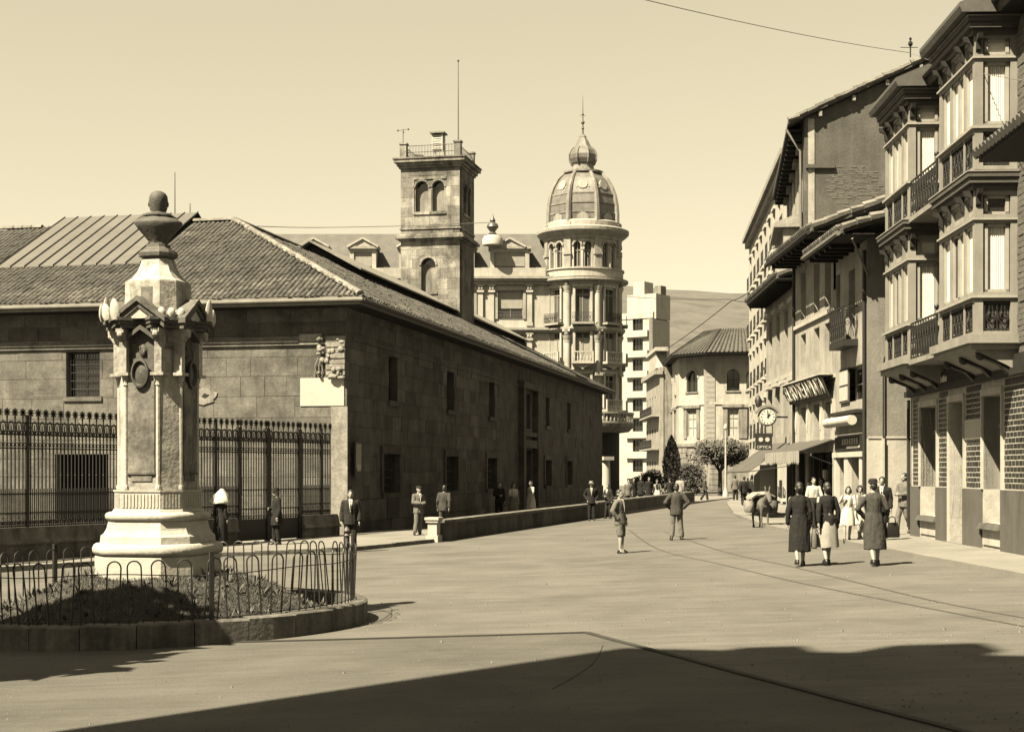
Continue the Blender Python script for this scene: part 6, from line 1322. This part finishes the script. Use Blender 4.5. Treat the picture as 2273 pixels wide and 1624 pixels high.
person('woman in white blouse behind the parapet beside the man in black', pd(1140, 64), 30, 1.58, top=('shirt', 'cloth_white'), bot=('skirt', 'cloth_grey'), head='waves', fem=True, arms=('front', 'down'), vox=.02, bare=True)
person('woman in white blouse walking behind the parapet by the portal', pd(1178, 66), -50, 1.63, 'walk', ('down', 'swing_f'), ('shirt', 'cloth_white'), ('skirt', 'cloth_white'), 'waves', fem=True, vox=.02, bare=True)
person('man in straw hat and open dark jacket over white shirt before the parapet', gp(1313, 1155), 0, 1.63, 'stand', ('pocket', 'pocket'), ('jacket', 'cloth_black'), ('trousers', 'cloth_black'), 'straw', 'cloth_pale', vox=.018)
person('short man in dark suit with pale collar right of the straw hat man', gp(1351, 1150), -40, 1.5, 'ease', ('front', 'down'), ('jacket', 'cloth_dark'), ('trousers', 'cloth_dark'), 'hair', 'cloth_white', vox=.018)
person('boy in grey jacket and knee shorts standing alone in the street', gp(1379, 1227), 62, 1.58, 'ease', ('pocket', 'down'), ('jacket', 'cloth_grey'), ('shorts', 'cloth_grey'), 'hair', 'cloth_white', turn=-15)
person('man seen from behind in grey overalls with hands in pockets', gp(1501, 1198), 184, 1.63, 'apart', ('hip', 'hip'), ('jacket', 'cloth_mid'), ('trousers', 'cloth_grey'), 'hair')
person('woman in dark blouse and white skirt walking towards the camera far off', gp(1460, 1125), 0, 1.56, 'walk', ('down', 'swing_f'), ('shirt', 'cloth_dark'), ('skirt', 'cloth_white'), 'waves', fem=True, vox=.024)
person('man in dark suit and cap right of the far woman in white skirt', gp(1485, 1123), 200, 1.62, 'walk', ('down', 'swing_f'), ('jacket', 'cloth_dark'), ('trousers', 'cloth_dark'), 'cap', vox=.024)
person('far man in light jacket partly behind the man in overalls', gp(1509, 1118), 160, 1.66, 'stand', ('down', 'down'), ('jacket', 'cloth_pale'), ('trousers', 'cloth_mid'), 'hair', vox=.024)
for px, py, l in ((1406, 1117, 'leftmost of the three black clad people in the shade by the shrubs'), (1422, 1114, 'middle of the three black clad people in the shade by the shrubs'), (1438, 1118, 'rightmost of the three black clad people in the shade by the shrubs')):
    person(l, gp(px, py), rnd.uniform(-40, 40), rnd.uniform(1.6, 1.7), top=('coat', 'cloth_black'), bot=('trousers', 'cloth_black'), hem=.5, vox=.026, group='dark group by the shrubs')
person('man in grey coat standing in the shade right of the straw hat man', gp(1392, 1128), 10, 1.6, top=('jacket', 'cloth_grey'), bot=('trousers', 'cloth_mid'), vox=.024)
person('man in dark clothes walking alone in front of the hipped roof house', gp(1564, 1112), 90, 1.6, 'walk', ('down', 'swing_f'), ('jacket', 'cloth_mid'), ('trousers', 'cloth_dark'), 'hair', vox=.024)
person('man in grey jacket and dark trousers right of the pale lamp standard', gp(1632, 1112), 180, 1.62, top=('jacket', 'cloth_grey'), bot=('trousers', 'cloth_dark'), vox=.024)
person('man in black suit walking away left of the awning', gp(1650, 1125), 180, 1.62, 'walk', ('down', 'swing_b'), ('jacket', 'cloth_black'), ('trousers', 'cloth_black'), 'hair', vox=.022)
person('man in black hat walking away beside the donkey', gp(1668, 1124), 170, 1.62, 'walk', ('down', 'down'), ('jacket', 'cloth_dark'), ('trousers', 'cloth_black'), 'hat', vox=.022)
w1 = gp(1775, 1256); person('woman in long black coat walking away, leftmost of three', w1, 178, 1.7, 'walk', ('down', 'bag'), ('coat', 'cloth_black'), None, 'bun', fem=True, hem=.3, vox=.014)
w2 = gp(1834, 1253); person('woman in black jacket and pale skirt walking away in the middle', w2, 186, 1.68, 'walk', ('bag', 'swing_b'), ('jacket', 'cloth_black'), ('skirt', 'cloth_pale'), 'bun', fem=True, hem=.38, vox=.014)
w3 = gp(1942, 1255); person('woman in long grey coat and dark hat walking away with a black bag', w3, 180, 1.72, 'walk', ('bagbend', 'hip'), ('coat', 'cloth_mid'), None, 'bonnet', fem=True, hem=.33, vox=.014, turn=12)
person('girl in white dress with dark belt facing the camera', pd(1879, 38.2, .05), -8, 1.42, 'walk', ('raise', 'swing_f'), ('shirt', 'cloth_white'), ('skirt', 'cloth_white'), 'waves', fem=True, hem=.52, bare=True, tilt=-8)
person('girl in patterned dark waistcoat and white skirt beside the woman with the bag', pd(1908, 38.9, .06), 6, 1.42, 'walk', ('swing_f', 'down'), ('shirt', 'cloth_grey'), ('skirt', 'cloth_white'), 'waves', fem=True, hem=.5)
person('dark haired man in black suit half hidden behind the woman in grey', pd(1956, 37.6, .1), -20, 1.6, 'walk', ('swing_f', 'down'), ('jacket', 'cloth_black'), ('trousers', 'cloth_black'), 'hair', 'cloth_white')
person('man in white shirt and dark tie between the two women in black', pd(1808, 45, .1), 5, 1.58, 'walk', ('down', 'swing_f'), ('shirt', 'cloth_white'), ('trousers', 'cloth_dark'), 'hair', vox=.018)
person('dark haired person in black by the shop window between the two women', pd(1820, 46.5, .1), -30, 1.56, top=('jacket', 'cloth_black'), bot=('trousers', 'cloth_black'), head='waves', shirt='cloth_pale', vox=.018)
person('person leaning in the recess beside the bay window house', Vector((10.66, 40.5, gz(10.6, 40.5) + .1)), -60, 1.66, 'walk', ('front', 'front'), ('jacket', 'cloth_grey'), ('trousers', 'cloth_grey'), 'hair')
def bag(label, loc, rz, w_, h, m, hand_z):
    t = thing('handbag', label, 'handbag', loc, R(rz)); MB().loft([[(w_ * k * c, .05 * kk * s_, z) for c, s_ in [(math.copysign(abs(math.cos(t_)) ** .5, math.cos(t_)), math.copysign(abs(math.sin(t_)) ** .5, math.sin(t_))) for t_ in [2 * math.pi * j / 16 for j in range(16)]]] for z, k, kk in ((0, .46, .9), (.03, .5, 1.1), (h * .6, .47, 1), (h * .95, .38, .6), (h, .36, .4))]).obj('bag_body', m, t, True, 70)
    MB().tube([(-w_ * .25, 0, h - .02), (-w_ * .2, 0, h + (hand_z - h) * .8), (0, 0, hand_z), (w_ * .2, 0, h + (hand_z - h) * .8), (w_ * .25, 0, h - .02)], .012, 5).obj('handle', 'leather', t)
bag('scuffed grey shopping bag held between the two women in black', w1 + Vector((.29, .02, .36)), 85, .3, .4, 'cloth_grey', .5)
bag('black leather bag on the arm of the woman in grey', w3 + Vector((.36, .1, .56)), 20, .34, .3, 'leather', .42)
# ------------------------------------------------------------------ donkey with load
dg0 = gp(1688, 1170); dk = thing('donkey', 'small grey donkey facing the camera under a load beside the awning', 'donkey', dg0, R(12)); dk.scale = (.98, .98, .98)
b = MB(); b.loft([[(x * math.cos(t), y, z + h * math.sin(t)) for t in [2 * math.pi * k / 14 for k in range(14)]] for y, z, x, h in ((.52, .86, .06, .08), (.47, .84, .17, .2), (.3, .8, .22, .25), (.05, .77, .23, .27), (-.2, .78, .21, .26), (-.4, .82, .17, .23), (-.5, .86, .1, .15))])
b.tube([(0, -.4, .9), (0, -.56, 1.02), (0, -.66, 1.12)], [.15, .115, .1], 10); b.tube([(0, -.62, 1.18), (0, -.72, 1.12), (0, -.84, .95), (0, -.88, .88)], [.09, .1, .07, .055], 10)
for sg in (-1, 1):
    b.tube([(sg * .05, -.62, 1.22), (sg * .08, -.62, 1.36), (sg * .09, -.6, 1.45)], [.03, .035, .012], 7)
    b.tube([(sg * .12, -.36, .78), (sg * .12, -.37, .5), (sg * .115, -.35, .4), (sg * .115, -.36, .15), (sg * .115, -.38, .05)], [.085, .05, .045, .032, .042], 8)
    b.tube([(sg * .13, .36, .82), (sg * .14, .28, .6), (sg * .13, .42, .42), (sg * .125, .38, .15), (sg * .125, .36, .05)], [.12, .08, .048, .034, .042], 8)
b.tube([(0, .5, .95), (0, .57, .8), (0, .56, .5)], [.03, .02, .03], 6); rem(b, 'body', 'donkey_coat', dk, .018)
for sg in (-1, 1):
    for y in (-.38, .36): MB().lathe([(.048, 0), (.045, .05), (.036, .07)], 8, (sg * .118, y, 0)).obj('hoof', 'donkey_leg', dk, True)
    MB().ell((sg * .075, -.74, 1.12), .015, 6, 5).obj('eye', 'hair', dk); 
    bs = thing('pannier_basket', ('wicker pannier basket on the left of the donkey' if sg < 0 else 'dark pannier basket on the right of the donkey'), 'basket', dg0 + Vector((sg * .4, .0, .5)), R(12)); MB().lathe([(.14, 0), (.2, .1), (.22, .3), (.2, .42), (.17, .42), (.15, .1)], 14, sx=.8, sy=1.25).obj('basket', 'wicker' if sg > 0 else 'sacking', bs, True)
ld = thing('sack_load', 'pale rumpled sacking load over the back of the donkey', 'sack', dg0 + Vector((0, .05, 1.02)), R(12)); rings = []
for k in range(9):
    x = -.42 + .84 * k / 8; rings.append([(x, .33 * math.cos(t) * (1 - .25 * abs(x)) + .03 * math.sin(5 * t + x * 9), (.12 - .5 * max(0, abs(x) - .18) + .075 * math.sin(t) + .015 * math.sin(9 * x + 4 * t))) for t in [2 * math.pi * j / 14 for j in range(14)]])
MB().loft(rings).obj('sacking', 'sacking', ld, True, 70)
# ------------------------------------------------------------------ turn the voxel surfaces into plain meshes
dgr = bpy.context.evaluated_depsgraph_get(); dgr.update()
for o, ex in REM:
    me = bpy.data.meshes.new_from_object(o.evaluated_get(dgr)); old = o.data; o.modifiers.clear(); o.data = me
    if ex is not None and ex.v:
        bm = bmesh.new(); bm.from_mesh(me); vs = [bm.verts.new(v) for v in ex.v]
        for f_ in ex.f:
            try: bm.faces.new([vs[i] for i in f_])
            except ValueError: pass
        bm.to_mesh(me); bm.free()
    if o.name.split('.')[0] in ('coat', 'jacket', 'trousers', 'shirt', 'shorts'):
        ns = [v.normal.copy() for v in me.vertices]; off = Vector((o.parent.location.x * 3, 0, 0))
        for v, n_ in zip(me.vertices, ns):
            q = v.co; a_ = noise.noise(Vector((q.x * 13, q.y * 13, q.z * 3.2)) + off) * .014 + noise.noise(Vector((q.x * 26, q.y * 26, q.z * 14)) + off) * .006
            v.co = q + n_ * a_
    me.shade_smooth(); bpy.data.meshes.remove(old)
